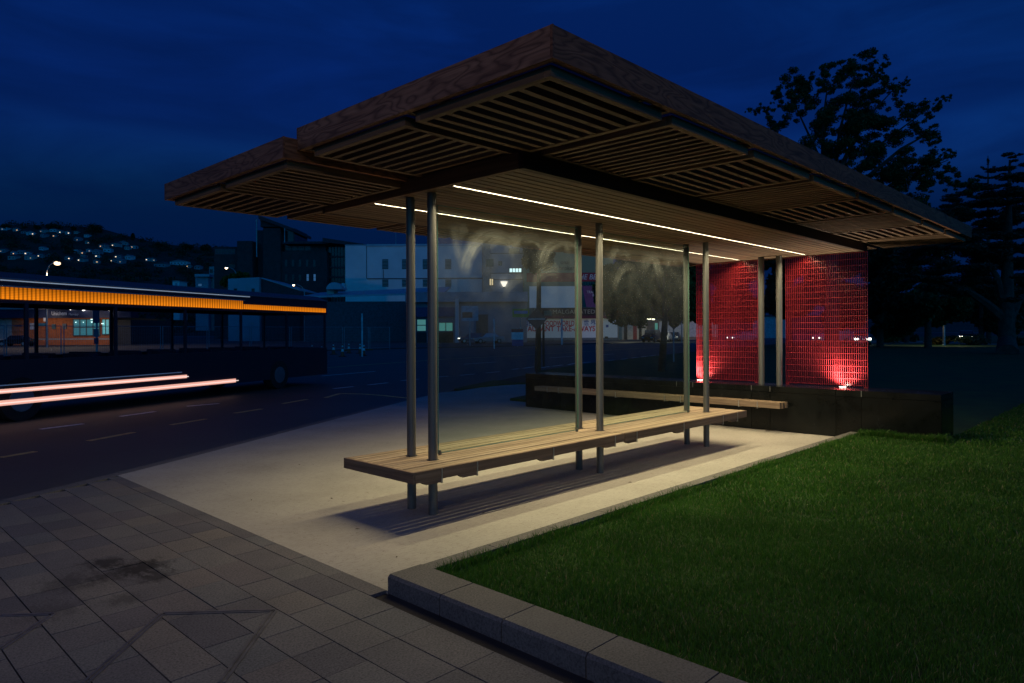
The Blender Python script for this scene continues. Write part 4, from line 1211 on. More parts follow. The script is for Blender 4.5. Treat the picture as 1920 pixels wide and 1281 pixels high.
fpart('doorway', b, 893, 590, 915, 640, d, .05, plain('alcove', (.09, .085, .08), .9), .1)

# ---- pharmacy
d = 98
b = bg_thing('pharmacy', 'orange walled pharmacy with a dark blue fascia across the road', 'shop', 110, 640, d)
fpart('wall', b, -70, 596, 205, 652, d, 16, plain('orange_wall', (.58, .17, .06), .8))
fpart('pale_wall', b, -70, 596, 23, 636, d, .05, CREAM, .1)
fpart('fascia', b, -75, 579.5, 245, 595.6, d - 1.2, 2, plain('fascia_navy', (.018, .026, .07), .6))
fpart('canopy_edge', b, -75, 577, 245, 579.2, d - 1.4, 2.4, plain('canopy_trim', (.5, .42, .42), .7))
mb = MB(); x0, y, z0 = rel(b, -75, 577, d); x1, _, _ = rel(b, 245, 577, d); zr = rel(b, 0, 560, d)[2]
mb.add([(x0, y - 1.2, z0), (x1, y - 1.2, z0), (x1, y + 10, zr), (x0, y + 10, zr), (x0, y - 1.2, z0 - .05), (x1, y - 1.2, z0 - .05), (x1, y + 10, zr - .2), (x0, y + 10, zr - .2)],
       [(0, 1, 2, 3), (7, 6, 5, 4), (0, 4, 5, 1), (1, 5, 6, 2), (2, 6, 7, 3), (3, 7, 4, 0)])
lobj('roof', mb, ROOFB, b)
lettering('Unichem', 111, 588, d - 1.3, 7.5, WHT, b, 28, bold=.01); lettering('Pharmacy', 138, 589.5, d - 1.3, 4.5, plain('fascia_small_lettering', (.35, .40, .55), .6), b, 18)
SHOPG = glow('shop_interior', (.12, .55, .62), .10)
window(b, 137, 598, 188, 630, d - .1, SHOPG, FRAME, 4, 2, .12); window(b, 191, 598, 206, 628, d - .1, glow('shop_entrance', (.25, .85, .85), .28), FRAME, 2, 1, .12)
LITS = glow('shop_tube', (.8, 1.0, .85), 2.2)
for u, v, w in ((142, 604.5, 1.6), (172, 599, 4), (172, 604, 3), (192, 607, 4), (156, 604.5, 1)): fpart('shop_light', b, u - w / 2, v - .8, u + w / 2, v + .8, d - .2, .05, LITS)
for (u0, v0, u1, v1, c) in ((24, 600, 46, 622, (.60, .18, .07)), (57, 606, 66, 618, (.6, .6, .6)), (68, 606, 88, 611, (.05, .2, .3)), (98, 608, 105, 617, (.12, .2, .2)), (118, 607, 125, 617, (.2, .22, .22)), (30, 609, 42, 613, (.10, .05, .12))):
    fpart('poster', b, u0, v0, u1, v1, d, .03, plain('poster_%d' % int(u0), c, .6), .12)
for u, v in ((132, 579.3), (157, 579.7), (204.5, 579.8)):
    x, y, z = rel(b, u, v, d - 1.6); lobj('canopy_light', MB().ball((x, y, z), .16 if u < 140 else .26), glow('canopy_bulb', (1.0, .86, .72), 9), b, True)
fpart('side_office', b, 206.3, 600, 245, 652, d + 1, 12, BR2)
for u in (70, 160):
    L = bpy.data.lights.new('canopy_lamp', 'SPOT'); L.energy = 150; L.color = (1, .72, .5); L.shadow_soft_size = .3; L.spot_size = math.radians(140); L.spot_blend = .6
    lo = bpy.data.objects.new('canopy_lamp', L); COL.objects.link(lo); lo.location = at(u, 597, d - 3.5)
    lo.rotation_euler = (CF * 1.2 + Vector((0, 0, -.5))).to_track_quat('-Z', 'Y').to_euler()
x_ = bg_thing('forecourt_kerb', 'pale kerb along the front of the pharmacy forecourt', 'kerb', 100, 640, 92)
fpart('kerb', x_, -60, 635.5, 205, 637, 92, .3, CREAM)

# ---- cars
TYRE = plain('tyre_rubber', (.02, .02, .02), .8); RIM = plain('wheel_rim', (.4, .4, .42), .35, .8)
CGL = plain('car_glass', (.02, .025, .03), .08, spec=.7)
def make_car(label, paint, prof='sedan', lights=None, tail=None):
    """length along local x, front at -x"""
    t = thing('parked_car', label, 'car', (0, 0, 0), 0, 'parked cars')
    L, W_ = 4.4, 1.74
    if prof == 'van': pr_ = [(-2.2, .3), (-2.22, .85), (-1.95, 1.0), (-1.35, 1.12), (-.85, 1.72), (1.6, 1.78), (2.1, 1.45), (2.2, .9), (2.18, .3)]
    elif prof == 'hatch': pr_ = [(-2.0, .3), (-2.05, .62), (-1.8, .82), (-1.05, .93), (-.45, 1.42), (.95, 1.46), (1.65, 1.08), (1.95, .95), (1.98, .3)]
    else: pr_ = [(-2.2, .3), (-2.25, .58), (-2.0, .76), (-1.05, .88), (-.45, 1.38), (.75, 1.42), (1.35, .98), (2.1, .92), (2.2, .6), (2.18, .3)]
    def shell(mb, pr, w, wt):   # sides lean in above the waist
        n_ = len(pr); v = []
        for s_ in (-1, 1):
            for x, z in pr: v.append((x, s_ * (w / 2 if z < 1.0 else wt / 2), z))
        f = [tuple(range(n_)), tuple(range(n_, 2 * n_))[::-1]] + [(i, n_ + i, n_ + (i + 1) % n_, (i + 1) % n_) for i in range(n_)]
        mb.add(v, f)
    mb = MB(); shell(mb, pr_, W_, W_ * .80)
    body = lobj('body', mb, paint, t)
    bv = body.modifiers.new('bevel', 'BEVEL'); bv.width = .06; bv.segments = 2; bv.limit_method = 'ANGLE'
    g_ = MB()
    top = max(z for x, z in pr_)
    roof = [p for p in pr_ if p[1] > top - .12]
    xa, xb = min(p[0] for p in roof), max(p[0] for p in roof)
    for s_ in (-1, 1):
        y_ = s_ * (W_ * .405)
        for (xl, xr) in ((xa - .25, (xa + xb) / 2 - .06), ((xa + xb) / 2 + .06, xb + .25)):
            q = [(xl, 1.0), (xr, 1.0), (min(xr, xb), top - .1), (max(xl, xa), top - .1)]
            v = [(x, y_ * 1.04 if z < 1.1 else y_ * 1.0, z) for x, z in q] + [(x, y_ * 1.06 if z < 1.1 else y_ * 1.02, z) for x, z in q]
            g_.add(v, [(0, 1, 2, 3), (7, 6, 5, 4), (0, 4, 5, 1), (1, 5, 6, 2), (2, 6, 7, 3), (3, 7, 4, 0)])
    lobj('side_window', g_, CGL, t)
    wi = [p for p in pr_]
    k = [i for i, p in enumerate(pr_) if p == roof[0]][0]
    a_, b_ = pr_[k - 1], pr_[k]
    mb = MB(); mb.extrude([(a_[0] + .08, a_[1] + .07), (b_[0] - .02, b_[1] - .03), (b_[0] - .05, b_[1] - .01), (a_[0] + .05, a_[1] + .09)], -W_ * .36, W_ * .36)
    lobj('windscreen', mb, CGL, t)
    for x in (-1.35, 1.32):
        for s_ in (-1, 1):
            w = lobj('wheel', MB().tube((x, s_ * (W_ / 2 - .2), .32), (x, s_ * (W_ / 2 + .01), .32), .32, n=18), TYRE, t)
            lobj('rim', MB().tube((x, s_ * (W_ / 2 + .011), .32), (x, s_ * (W_ / 2 + .02), .32), .2, n=14), RIM, w)
    for s_ in (-1, 1):
        hl = MB().box(pr_[0][0] - .06, pr_[0][0] + .10, s_ * .62 - .17, s_ * .62 + .17, .60, .74)
        lobj('headlight', hl, lights or RIM, t)
        tl = MB().box(pr_[-1][0] - .12, pr_[-1][0] + .05, s_ * .66 - .14, s_ * .66 + .14, .68, .84)
        lobj('tail_light', tl, tail or plain('tail_lens', (.2, .01, .01), .3), t)
    return t
PAINT = {k: plain('car_paint_' + k, c, .25, .3, var=.05, spec=.6) for k, c in dict(silver=(.42, .43, .45), black=(.015, .015, .018), blue=(.04, .07, .12), white=(.6, .62, .65)).items()}
HEADL = glow('headlight_lit', (1.0, .92, .82), 26)
SIDEL = glow('headlight_dim', (1.0, .9, .8), 3)
def put_car(t, u, d, ang, label):
    p = at(u, 640, d); p.z = -.02
    t.location = p; t.rotation_euler = (0, 0, HEAD + ang); t['label'] = label
c = make_car('car', PAINT['black'], 'sedan'); put_car(c, 32, 90, 0.05, 'black sedan parked against the orange pharmacy wall')
c = make_car('car', PAINT['silver'], 'sedan'); put_car(c, 915, 96, .35, 'silver sedan parked in the yard left of the red and white sign')
c = make_car('car', PAINT['blue'], 'hatch', SIDEL); put_car(c, 887, 98, .2, 'dark blue hatchback beside the silver sedan')
c = make_car('car', PAINT['black'], 'van'); put_car(c, 1222, 98, 1.1, 'dark people carrier first in line at the far kerb')
c = make_car('car', PAINT['silver'], 'hatch'); put_car(c, 1246, 105, 1.2, 'silver hatchback half hidden by the street tree trunk')
c = make_car('car', PAINT['blue'], 'sedan'); put_car(c, 1264, 112, 1.25, 'blue sedan last in the line at the far kerb')
c = make_car('car', PAINT['white'], 'sedan', HEADL); put_car(c, 1611, 74, 1.25, 'pale car with lit headlights showing through the right red screen')
c = make_car('car', PAINT['white'], 'van', SIDEL); put_car(c, 1560, 84, .25, 'long white car glimpsed through the middle of the right red screen')
c = make_car('car', PAINT['black'], 'hatch', HEADL); put_car(c, 1812, 92, 1.0, 'dark car with headlights under the park trees at the right')
c = make_car('car', PAINT['white'], 'hatch', SIDEL); put_car(c, 1393, 92, .3, 'white hatchback glimpsed through the left red screen')

# ---- street furniture
def lamp(u, v, d, h_px, arm, label, size=.28, k=26, energy=300, col=(1.0, .70, .42)):
    p = at(u + arm, v, d); p.z = -.05
    t = thing('street_lamp', label, 'street lamp', p, HEAD, 'street lamps across the road')
    z = gz(u, v, d) + .05
    ax = -arm * d / F
    mb = MB(); pts = [(0, 0, 0), (0, 0, z - 1.0), (ax * .25, 0, z - .25), (ax * .65, 0, z + .12), (ax, 0, z + .15)]
    mb.path(pts, [.12, .085, .06, .05, .045], 10); lobj('pole', mb, STEELG, t, True)
    lobj('head', MB().box(ax - .35, ax + .25, -.16, .16, z + .08, z + .22), STEELG, t)
    lobj('bulb', MB().ball((ax, 0, z), size, 10, 7, (1, 1, .7)), glow('lamp_bulb_%d' % int(k * 10), col, k), t, True)
    L = bpy.data.lights.new('lamp_light', 'SPOT'); L.energy = energy; L.color = col; L.shadow_soft_size = .25; L.spot_size = math.radians(160 if energy > 1000 else 120); L.spot_blend = .3
    lo = bpy.data.objects.new('lamp_light', L); COL.objects.link(lo); lo.parent = t; lo.location = (ax, -.1, z - .8)
    return t
lamp(108, 494, 80, 0, -20, 'street lamp with the brightest orange white light before the hill', .34, 2.6, 2600)
lamp(425, 503, 150, 0, 18, 'street lamp glowing in front of the dark brick building', .26, 30, 160)
lamp(551, 535, 125, 0, 20, 'small street lamp above the warehouse roof', .18, 30, 80)
lamp(64, 522, 140, 0, -7, 'white street lamp low behind the bus roof at left', .2, 18, 40, (.9, .95, 1.0))
lamp(25, 537, 120, 0, -6, 'white street lamp nearest the left edge behind the bus', .2, 18, 40, (.9, .95, 1.0))
lamp(1762, 558, 66, 0, 8, 'park lamp shining on leaves under the right hand trees', .13, 30, 260, (1.0, .85, .45))
# the lamp on this side of the street, up the pavement behind the viewer's left shoulder
t = thing('street_lamp', 'street lamp on the near pavement beyond the left edge of the view', 'street lamp', (-12.5, -7.0, -.02), math.radians(32), 'street lamps on this side of the road')
mb = MB().path([(0, 0, 0), (0, 0, 7.8), (.3, 0, 8.7), (1.0, 0, 9.05), (1.7, 0, 9.1)], [.11, .08, .06, .05, .045], 10)
lobj('pole', mb, STEELG, t, True)
lobj('head', MB().box(1.35, 2.0, -.16, .16, 9.03, 9.17), STEELG, t)
lobj('bulb', MB().ball((1.7, 0, 8.97), .14, 10, 7, (1.4, 1, .5)), glow('lamp_bulb_near', (1.0, .70, .42), 20), t, True)
L = bpy.data.lights.new('lamp_light', 'SPOT'); L.energy = 1050; L.color = (1.0, .68, .46); L.shadow_soft_size = .12; L.spot_size = math.radians(168); L.spot_blend = .25
lo = bpy.data.objects.new('lamp_light', L); COL.objects.link(lo); lo.parent = t; lo.location = (1.75, 0, 8.85)
def pole_sign(name, label, cat, u, v0, v1, d, r=.04, m=STEELG, panels=(), base_z=-.05):
    p = at(u, v1, d); p.z = base_z
    t = thing(name, label, cat, p, HEAD)
    z1 = gz(u, v0, d) - p.z
    lobj('pole', MB().tube((0, 0, 0), (0, 0, z1), r, n=10), m, t)
    for (pn, u0, a, u1, b_, mm) in panels:
        x0, x1 = (u0 - u) * d / F, (u1 - u) * d / F
        lobj(pn, MB().box(x0, x1, -r - .04, -r - .005, gz(u, b_, d) - p.z, gz(u, a, d) - p.z), mm, t)
    return t
NAVY = plain('sign_navy', (.03, .06, .12), .5)
pole_sign('bus_stop_sign', 'tall narrow blue bus stop sign on a pole seen through the bus windows', 'sign', 181.5, 573, 686, 31, .045, STEELG,
          [('sign_panel', 176, 575, 188, 606, NAVY), ('timetable', 177.5, 617, 186.5, 632, plain('timetable', (.12, .2, .24), .5)), ('timetable', 178, 634, 186, 645, NAVY)])
pole_sign('street_sign_post', 'dark lamp post with a small white plate before the pharmacy', 'sign', 87, 560, 634, 84, .09, BLK, [('plate', 83, 596, 91, 603, WHITEP)])
pole_sign('white_pole', 'thin white pole rising behind the traffic cones', 'pole', 679, 588, 660, 46, .05, WHITEP)
pole_sign('white_pole', 'slim white pole in front of the dim shop yard', 'pole', 926.5, 598, 655, 66, .06, WHITEP)
pole_sign('white_pole', 'short white marker pole before the red lettering', 'pole', 1053.5, 598, 646, 84, .10, WHITEP)
bs_ = pole_sign('shop_sign', 'pale blue shop sign with a dark red panel on a post', 'sign', 881, 573, 652, 78, .07, STEELG,
          [('board', 865.5, 574, 897, 602, plain('board_pale', (.30, .42, .50), .5))])
x0 = (867 - 881) * 78 / F
lobj('red_panel', MB().box((867 - 881) * 78 / F, (886 - 881) * 78 / F, -.14, -.112, gz(881, 596, 78) + .05, gz(881, 585.5, 78) + .05), plain('panel_brown', (.10, .05, .06), .5), bs_)
ys = pole_sign('shop_sign', 'yellow sign with a blue and white middle on a post', 'sign', 976.5, 579, 648, 92, .07, STEELG, [('board', 961, 579, 992, 595, plain('board_yellow', (.45, .42, .06), .5))])
lobj('blue_panel', MB().box((964 - 976.5) * 92 / F, (989.5 - 976.5) * 92 / F, -.15, -.112, gz(976, 588.5, 92) + .05, gz(976, 583, 92) + .05), plain('panel_blue', (.10, .28, .5), .5), ys)
hs = pole_sign('advertising_board', 'upright red white and blue advertising board on the far footpath', 'sign', 970, 616, 650, 74, .05, STEELG,
          [('red_top', 959, 617, 981, 623, plain('board_red', (.45, .05, .06), .5)), ('white_middle', 959, 623.2, 981, 637, WHITEP), ('blue_bottom', 960, 637.2, 981, 649, plain('board_blue', (.04, .10, .28), .5))])
DIA = plain('sign_back', (.06, .06, .065), .6)
def diamond(u, v, d, r_px, base_v, label, m_pole):
    t = pole_sign('warning_sign', label, 'sign', u, v - r_px * .6, base_v, d, .035, m_pole, base_z=.04)
    r = r_px * d / F; zc = gz(u, v, d) - t.location.z
    mb = MB(); q = [(0, zc - r), (r, zc), (0, zc + r), (-r, zc)]
    mb.extrude(q, -.065, -.045); lobj('diamond_plate', mb, DIA, t)
    lobj('brace', MB().box(-r * .8, r * .8, -.085, -.067, zc - .02, zc + .02), STEELG, t)
    return t
diamond(1006, 598.5, 24, 20, 694, 'large diamond warning sign in front of the slim young tree', BLK)
diamond(1263, 608, 34, 10.5, 668, 'small diamond warning sign right of the street tree trunk', STEELG)
ds_ = pole_sign('street_sign', 'short tan direction sign sticking out beside the large diamond sign', 'sign', 1019, 580, 680, 30, .05, BLK, [], .04)
lobj('blade', MB().box(.02, .36, -.08, -.05, gz(1019, 592, 30) - .04, gz(1019, 583, 30) - .04), plain('blade_tan', (.30, .26, .16), .6), ds_)
# cones
CONE = plain('cone_orange', (.62, .07, .03), .55); CBAND = plain('cone_band', (.7, .7, .7), .4); CBASE = plain('cone_base', (.30, .04, .025), .7)
cone0 = thing('traffic_cone', 'c', 'traffic cone', (0, 0, 0), 0, 'traffic cones across the road')
lobj('body', MB().tube((0, 0, .05), (0, 0, .36), .155, .10, 16).tube((0, 0, .36), (0, 0, .90), .098, .02, 16), CONE, cone0)
lobj('band', MB().tube((0, 0, .36), (0, 0, .54), .103, .077, 16), CBAND, cone0); lobj('band', MB().tube((0, 0, .66), (0, 0, .78), .058, .042, 16), CBAND, cone0)
lobj('base', MB().box(-.22, .22, -.22, .22, 0, .05), CBASE, cone0)
first = True
for (u, v, lab) in ((585, 667, 'leftmost orange traffic cone of the row'), (603, 671, 'second orange cone from the left, standing nearest the road'), (625, 665, 'orange cone set back in the middle of the row'),
                    (642, 669, 'bright orange cone at the road edge in the middle'), (654, 662.5, 'small far orange cone behind the middle pair'), (675, 663, 'orange cone at the foot of the thin white pole'), (681, 667, 'rightmost leaning orange cone in front of the white pole')):
    p = ground(u, v, -.119)
    c = cone0 if first else dup(cone0, p, 0)
    c.location = p; c['label'] = lab; first = False
    c.rotation_euler = (0, .16 if u == 681 else 0, RND.uniform(0, 1))
# temporary fence panels
FENM = plain('fence_wire', (.34, .37, .40), .5, .6)
FOOT = plain('fence_foot_orange', (.45, .09, .03), .7)
def fence(p0, p1, label):
    a, b_ = Vector(p0), Vector(p1); L = (b_ - a).length; ang = math.atan2(b_.y - a.y, b_.x - a.x)
    t = thing('temporary_fence', label, 'fence', (a.x, a.y, -.05), ang, 'temporary fence panels')
    Ht = 2.1
    fr = MB()
    for x in (.08, L - .08): fr.tube((x, 0, .05), (x, 0, Ht), .024, n=8)
    for z in (.2, Ht - .03): fr.tube((.08, 0, z), (L - .08, 0, z), .018, n=8)
    lobj('frame', fr, FENM, t)
    w = MB(); n_ = int(L / .12)
    for i in range(1, n_): w.box(i * L / n_ - .003, i * L / n_ + .003, -.003, .003, .2, Ht - .03)
    for j in range(1, 8): w.box(.08, L - .08, -.003, .003, .2 + j * .235 - .002, .2 + j * .235 + .002)
    o = lobj('wire_mesh', w, FENM, t); o['kind'] = 'stuff'
    lobj('foot', MB().box(-.32, .32, -.12, .12, 0, .13), FOOT, t)
fpt = [ground(-70, 687, -.05), ground(9, 681, -.05), ground(117, 676.5, -.05), ground(214, 673.5, -.05), ground(303, 670, -.05), ground(390, 667, -.05), ground(470, 664, -.05), ground(545, 661.5, -.05), ground(644, 658.5, -.05), ground(692, 657.2, -.05), ground(732, 656.2, -.05)]
flabs = ['temporary mesh fence panel running off the left edge', 'temporary mesh fence panel left of the bus stop pole', 'temporary mesh fence panel behind the bus stop pole', 'temporary mesh fence panel right of the bus stop pole',
         'temporary mesh fence panel behind the middle of the bus', 'temporary mesh fence panel behind the right half of the bus', 'temporary mesh fence panel behind the tail of the bus', 'temporary mesh fence panel behind the leftmost cones', 'temporary mesh fence panel behind the right hand cones', 'short temporary mesh fence panel nearest the shelter posts']
for a, b_, lb in zip(fpt[:-1], fpt[1:], flabs): fence(a, b_, lb)

# ================================================================== BUS
bus = thing('bus', 'dark long bus with passing light trails shaped as amber and pink glowing strips on its side', 'bus', at(0, 626.8, 13.0) * 1.0, HEAD + math.radians(90 - 18.6))
bus.location.z = -.12
# local frame: x along the bus away from the camera, -y ... side facing the shelter is y = 0 (negative y towards us)
BW, BL0, BL1 = 2.45, -1.6, 10.7
BUSP = plain('bus_paint', (.030, .030, .048), .3, .1, var=.1, scale=.5, spec=.6)
BUSP2 = plain('bus_paint_roof', (.055, .028, .030), .35, .1, spec=.5)
gzb = .12
def bglass():
    m, n, l, bs = newmat('bus_glass'); out = n['Material Output']; n.remove(bs)
    t = n.new('ShaderNodeBsdfTransparent'); t.inputs[0].default_value = (.88, .90, .93, 1)
    gl = n.new('ShaderNodeBsdfGlossy'); gl.inputs['Roughness'].default_value = .02
    lw = n.new('ShaderNodeLayerWeight'); lw.inputs[0].default_value = .3
    k = vmath(n, l, 'MULTIPLY', vmath(n, l, 'POWER', lw.outputs['Facing'], 3.0), .5)
    mx = n.new('ShaderNodeMixShader'); l.new(k, mx.inputs[0]); l.new(t.outputs[0], mx.inputs[1]); l.new(gl.outputs[0], mx.inputs[2])
    l.new(mx.outputs[0], out.inputs[0]); return m
BGL = bglass()
zb0, zw0, zw1, zr = .30, 1.06 + gzb, 2.14 + gzb, 2.60 + gzb
mb = MB()
for y0, y1 in ((0, .05), (BW - .05, BW)):
    mb.box(BL0, BL1, y0, y1, zb0, zw0); mb.box(BL0, BL1, y0, y1, zw1, zr)
mb.box(BL0, BL0 + .06, .05, BW - .05, zb0, zr)
mb.box(BL1 - .06, BL1, .05, BW - .05, zb0, zw0); mb.box(BL1 - .06, BL1, .05, BW - .05, zw1, zr)
mb.box(BL0 + .06, BL1 - .06, .05, BW - .05, zb0 + .02, zb0 + .14)
lobj('body', mb, BUSP, bus)
mb = MB(); mb.add([(BL0, -.0, zr + .002), (BL1, 0, zr + .002), (BL1, BW, zr + .002), (BL0, BW, zr + .002), (BL0 + .1, .25, zr + .14), (BL1 - .15, .25, zr + .14), (BL1 - .15, BW - .25, zr + .14), (BL0 + .1, BW - .25, zr + .14)],
                 [(3, 2, 1, 0), (4, 5, 6, 7), (0, 1, 5, 4), (1, 2, 6, 5), (2, 3, 7, 6), (3, 0, 4, 7)])
lobj('roof', mb, BUSP2, bus)
nw = 6; wl_ = (BL1 - BL0 - .2) / nw
for i in range(nw):
    a = BL0 + .1 + i * wl_
    for y0, y1 in ((.012, .022), (BW - .022, BW - .012)):
        w = lobj('side_window', MB().box(a + .035, a + wl_ - .035, y0, y1, zw0 + .002, zw1 - .002), BGL, bus)
for i in range(nw + 1):
    a = BL0 + .1 + i * wl_
    lobj('window_pillar', MB().box(a - .035, a + .035, .001, .045, zw0 + .001, zw1 - .001).box(a - .035, a + .035, BW - .045, BW - .001, zw0 + .001, zw1 - .001), BUSP, bus)
lobj('rear_window', MB().box(BL1 - .05, BL1 - .03, .06, BW - .06, zw0 + .002, zw1 - .002), BGL, bus)
SEAT = plain('bus_seat', (.03, .035, .07), .8)
for i in range(9):
    x = BL0 + 1.0 + i * 1.15
    for y0 in (.15, BW - 1.05):
        lobj('seat', MB().box(x, x + .45, y0, y0 + .9, zb0 + .5, zb0 + .6).box(x + .4, x + .5, y0, y0 + .9, zb0 + .6, zw0 + .06), SEAT, bus)
# passing bus's sign trail built as a glowing dotted band on its side
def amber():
    m, n, l, bs = newmat('amber_trail_glow')
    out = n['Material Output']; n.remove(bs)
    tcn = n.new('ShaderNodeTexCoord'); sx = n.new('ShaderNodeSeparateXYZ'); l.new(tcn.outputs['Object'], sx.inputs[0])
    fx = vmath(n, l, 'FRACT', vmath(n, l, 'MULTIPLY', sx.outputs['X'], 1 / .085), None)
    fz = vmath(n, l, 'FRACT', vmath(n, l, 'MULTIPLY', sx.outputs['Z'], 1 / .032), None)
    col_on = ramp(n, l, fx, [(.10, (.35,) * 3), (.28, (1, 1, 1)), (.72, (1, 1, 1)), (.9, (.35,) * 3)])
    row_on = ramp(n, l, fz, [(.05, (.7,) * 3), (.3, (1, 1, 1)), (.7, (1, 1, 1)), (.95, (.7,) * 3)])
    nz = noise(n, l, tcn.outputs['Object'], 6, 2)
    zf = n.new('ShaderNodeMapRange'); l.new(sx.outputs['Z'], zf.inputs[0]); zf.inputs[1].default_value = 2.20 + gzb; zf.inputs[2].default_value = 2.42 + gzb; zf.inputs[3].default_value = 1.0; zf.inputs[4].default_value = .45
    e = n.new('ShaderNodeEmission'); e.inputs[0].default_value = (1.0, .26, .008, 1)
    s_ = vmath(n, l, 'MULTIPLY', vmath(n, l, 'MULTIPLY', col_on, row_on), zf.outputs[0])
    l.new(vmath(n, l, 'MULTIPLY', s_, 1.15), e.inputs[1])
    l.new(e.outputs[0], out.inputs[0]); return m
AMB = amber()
lobj('amber_trail_band', MB().box(BL0 + .05, 6.6, -.022, -.003, 2.21 + gzb, 2.44 + gzb), AMB, bus)
lobj('amber_trail_band', MB().box(6.62, BL1 - .1, -.022, -.003, 2.215 + gzb, 2.35 + gzb), AMB, bus)
lobj('trail_band_frame', MB().box(BL0 + .04, 6.7, -.018, -.002, 2.445 + gzb, 2.47 + gzb), STEELG, bus)
ROOF_TRAIL = glow('roof_trail_glow', (.62, .76, .9), .28)  # thin white light trail given the shape of a glowing roof strip
lobj('roof_trail_strip', MB().box(BL0 + .05, 6.9, -.018, -.002, 2.555 + gzb, 2.575 + gzb), ROOF_TRAIL, bus)
lobj('rain_gutter', MB().box(BL0, BL1, -.03, .02, zr - .012, zr + .012), plain('gutter_metal', (.30, .30, .36), .35, .6), bus)
SK = glow('headlight_trail', (1.0, .50, .38), .85); SKW = glow('headlight_trail_core', (1.0, .78, .68), 1.0)  # headlight trails of a passing vehicle, shaped as glowing strips on the side
s1 = lobj('headlight_trail', MB().box(BL0 + .05, 4.55, -.03, -.003, .44 + gzb, .52 + gzb), SK, bus)
lobj('headlight_trail_core', MB().box(BL0 + .05, 4.6, -.034, -.031, .465 + gzb, .485 + gzb), SKW, s1)
s2 = lobj('headlight_trail', MB().box(BL0 + .05, 6.3, -.03, -.003, .21 + gzb, .31 + gzb), SK, bus)
lobj('headlight_trail_core', MB().box(BL0 + .05, 6.4, -.034, -.031, .245 + gzb, .265 + gzb), SKW, s2)
lobj('skirt_glow_strip', MB().box(BL0 + .05, 4.4, -.02, -.003, .58 + gzb, .60 + gzb), glow('skirt_strip_glow', (.3, .45, .65), .10), bus)  # faint glowing line added along the skirt, no lamp there
for x in (.4, 8.2):
    for s_ in (0, 1):
        y0, y1 = (-.012, .28) if s_ == 0 else (BW - .28, BW + .012)
        w = lobj('wheel', MB().tube((x, y0, .42), (x, y1, .42), .42, n=24), TYRE, bus)
        ya = -.014 if s_ == 0 else BW + .014
        lobj('rim', MB().tube((x, ya - .01, .42), (x, ya + .01, .42), .24, n=18), RIM, w)
#@@PART4
# ================================================================== TREES
# street tree behind the glass
d = 25.0
p = ground(1240, 696, .05)
cl = []
for (u, v, r) in ((1150, 520, 30), (1145, 560, 32), (1160, 590, 24), (1185, 500, 34), (1190, 545, 38), (1195, 585, 30), (1225, 490, 34), (1235, 530, 38), (1240, 570, 34), (1270, 505, 30), (1275, 545, 32), (1285, 585, 26), (1210, 465, 22), (1250, 470, 22),
                  (1130, 540, 18), (1300, 560, 22), (1170, 603, 12), (1205, 606, 12), (1262, 603, 12), (1305, 520, 20), (1180, 470, 16)):
    cl.append(cpx(u + RND.uniform(-4, 4), v, d + RND.uniform(-1.2, 1.2), r, .85))
tree('street_tree', 'leafy green street tree behind the second glass panel', p, cl, 42000, .055, LEAF4,
     ([p, at(1244, 640, d), at(1247, 600, d), at(1245, 520, d)], [.15, .12, .10, .05]), seed=3,
     limbs=[([at(1246, 600, d), at(1200, 560, d), at(1165, 530, d)], [.06, .04, .02]), ([at(1246, 590, d), at(1280, 545, d), at(1295, 515, d)], [.05, .035, .015]), ([at(1246, 560, d), at(1225, 510, d), at(1215, 475, d)], [.05, .03, .015])])
# slim young tree
d = 26.0
p = ground(1008, 694, .05)
cl = [cpx(1008 + dx, v, d + RND.uniform(-.4, .4), r) for dx, v, r in ((-6, 470, 20), (12, 462, 18), (-16, 490, 14), (16, 492, 15), (2, 445, 14), (-4, 505, 10), (24, 475, 10))]
tree('young_tree', 'slim dark young tree with a thin crown behind the first glass panel', p, cl, 3200, .075, LEAF3,
     ([p, at(1010, 600, d), at(1011, 520, d), at(1010, 450, d)], [.13, .10, .08, .03]), seed=4)

# big deciduous tree over the roof
d = 40.0
p = at(1560, 640, d); p.z = .05
C1 = [(1500, 150, 26), (1462, 175, 20), (1490, 175, 26), (1515, 165, 22), (1478, 210, 34), (1440, 205, 16), (1455, 235, 28), (1580, 130, 28), (1605, 118, 22), (1632, 105, 14), (1638, 98, 8), (1555, 145, 26), (1600, 145, 32), (1560, 170, 22), (1640, 135, 16), (1655, 122, 12), (1662, 108, 7),
      (1520, 215, 44), (1565, 220, 46), (1610, 200, 40), (1640, 175, 24), (1668, 160, 18), (1656, 145, 14), (1690, 158, 13), (1705, 151, 8), (1680, 172, 14), (1640, 225, 44), (1690, 215, 22), (1725, 212, 24), (1745, 200, 18), (1762, 192, 12), (1775, 186, 8), (1783, 182, 5),
      (1600, 260, 50), (1650, 270, 46), (1700, 255, 34), (1735, 245, 22), (1745, 262, 16), (1540, 270, 44), (1560, 310, 46), (1620, 320, 50), (1670, 320, 44), (1715, 300, 28), (1755, 300, 22), (1778, 295, 13), (1788, 287, 7), (1740, 325, 28), (1775, 325, 18), (1700, 345, 36), (1745, 350, 24), (1785, 345, 18),
      (1815, 345, 16), (1835, 348, 10), (1420, 210, 9), (1405, 205, 6), (1720, 375, 20), (1660, 360, 34)]
cl = []
for (u, v, r) in C1:
    for k in range(13):
        a_ = RND.uniform(0, 2 * PI); rr = RND.uniform(.1, 1.3) * r
        cl.append(cpx(u + rr * math.cos(a_), v + rr * math.sin(a_) * .8, d + RND.uniform(-2.5, 2.5), r * RND.choice([.14, .18, .24, .32, .42]), RND.uniform(.5, .9)))
lim = []
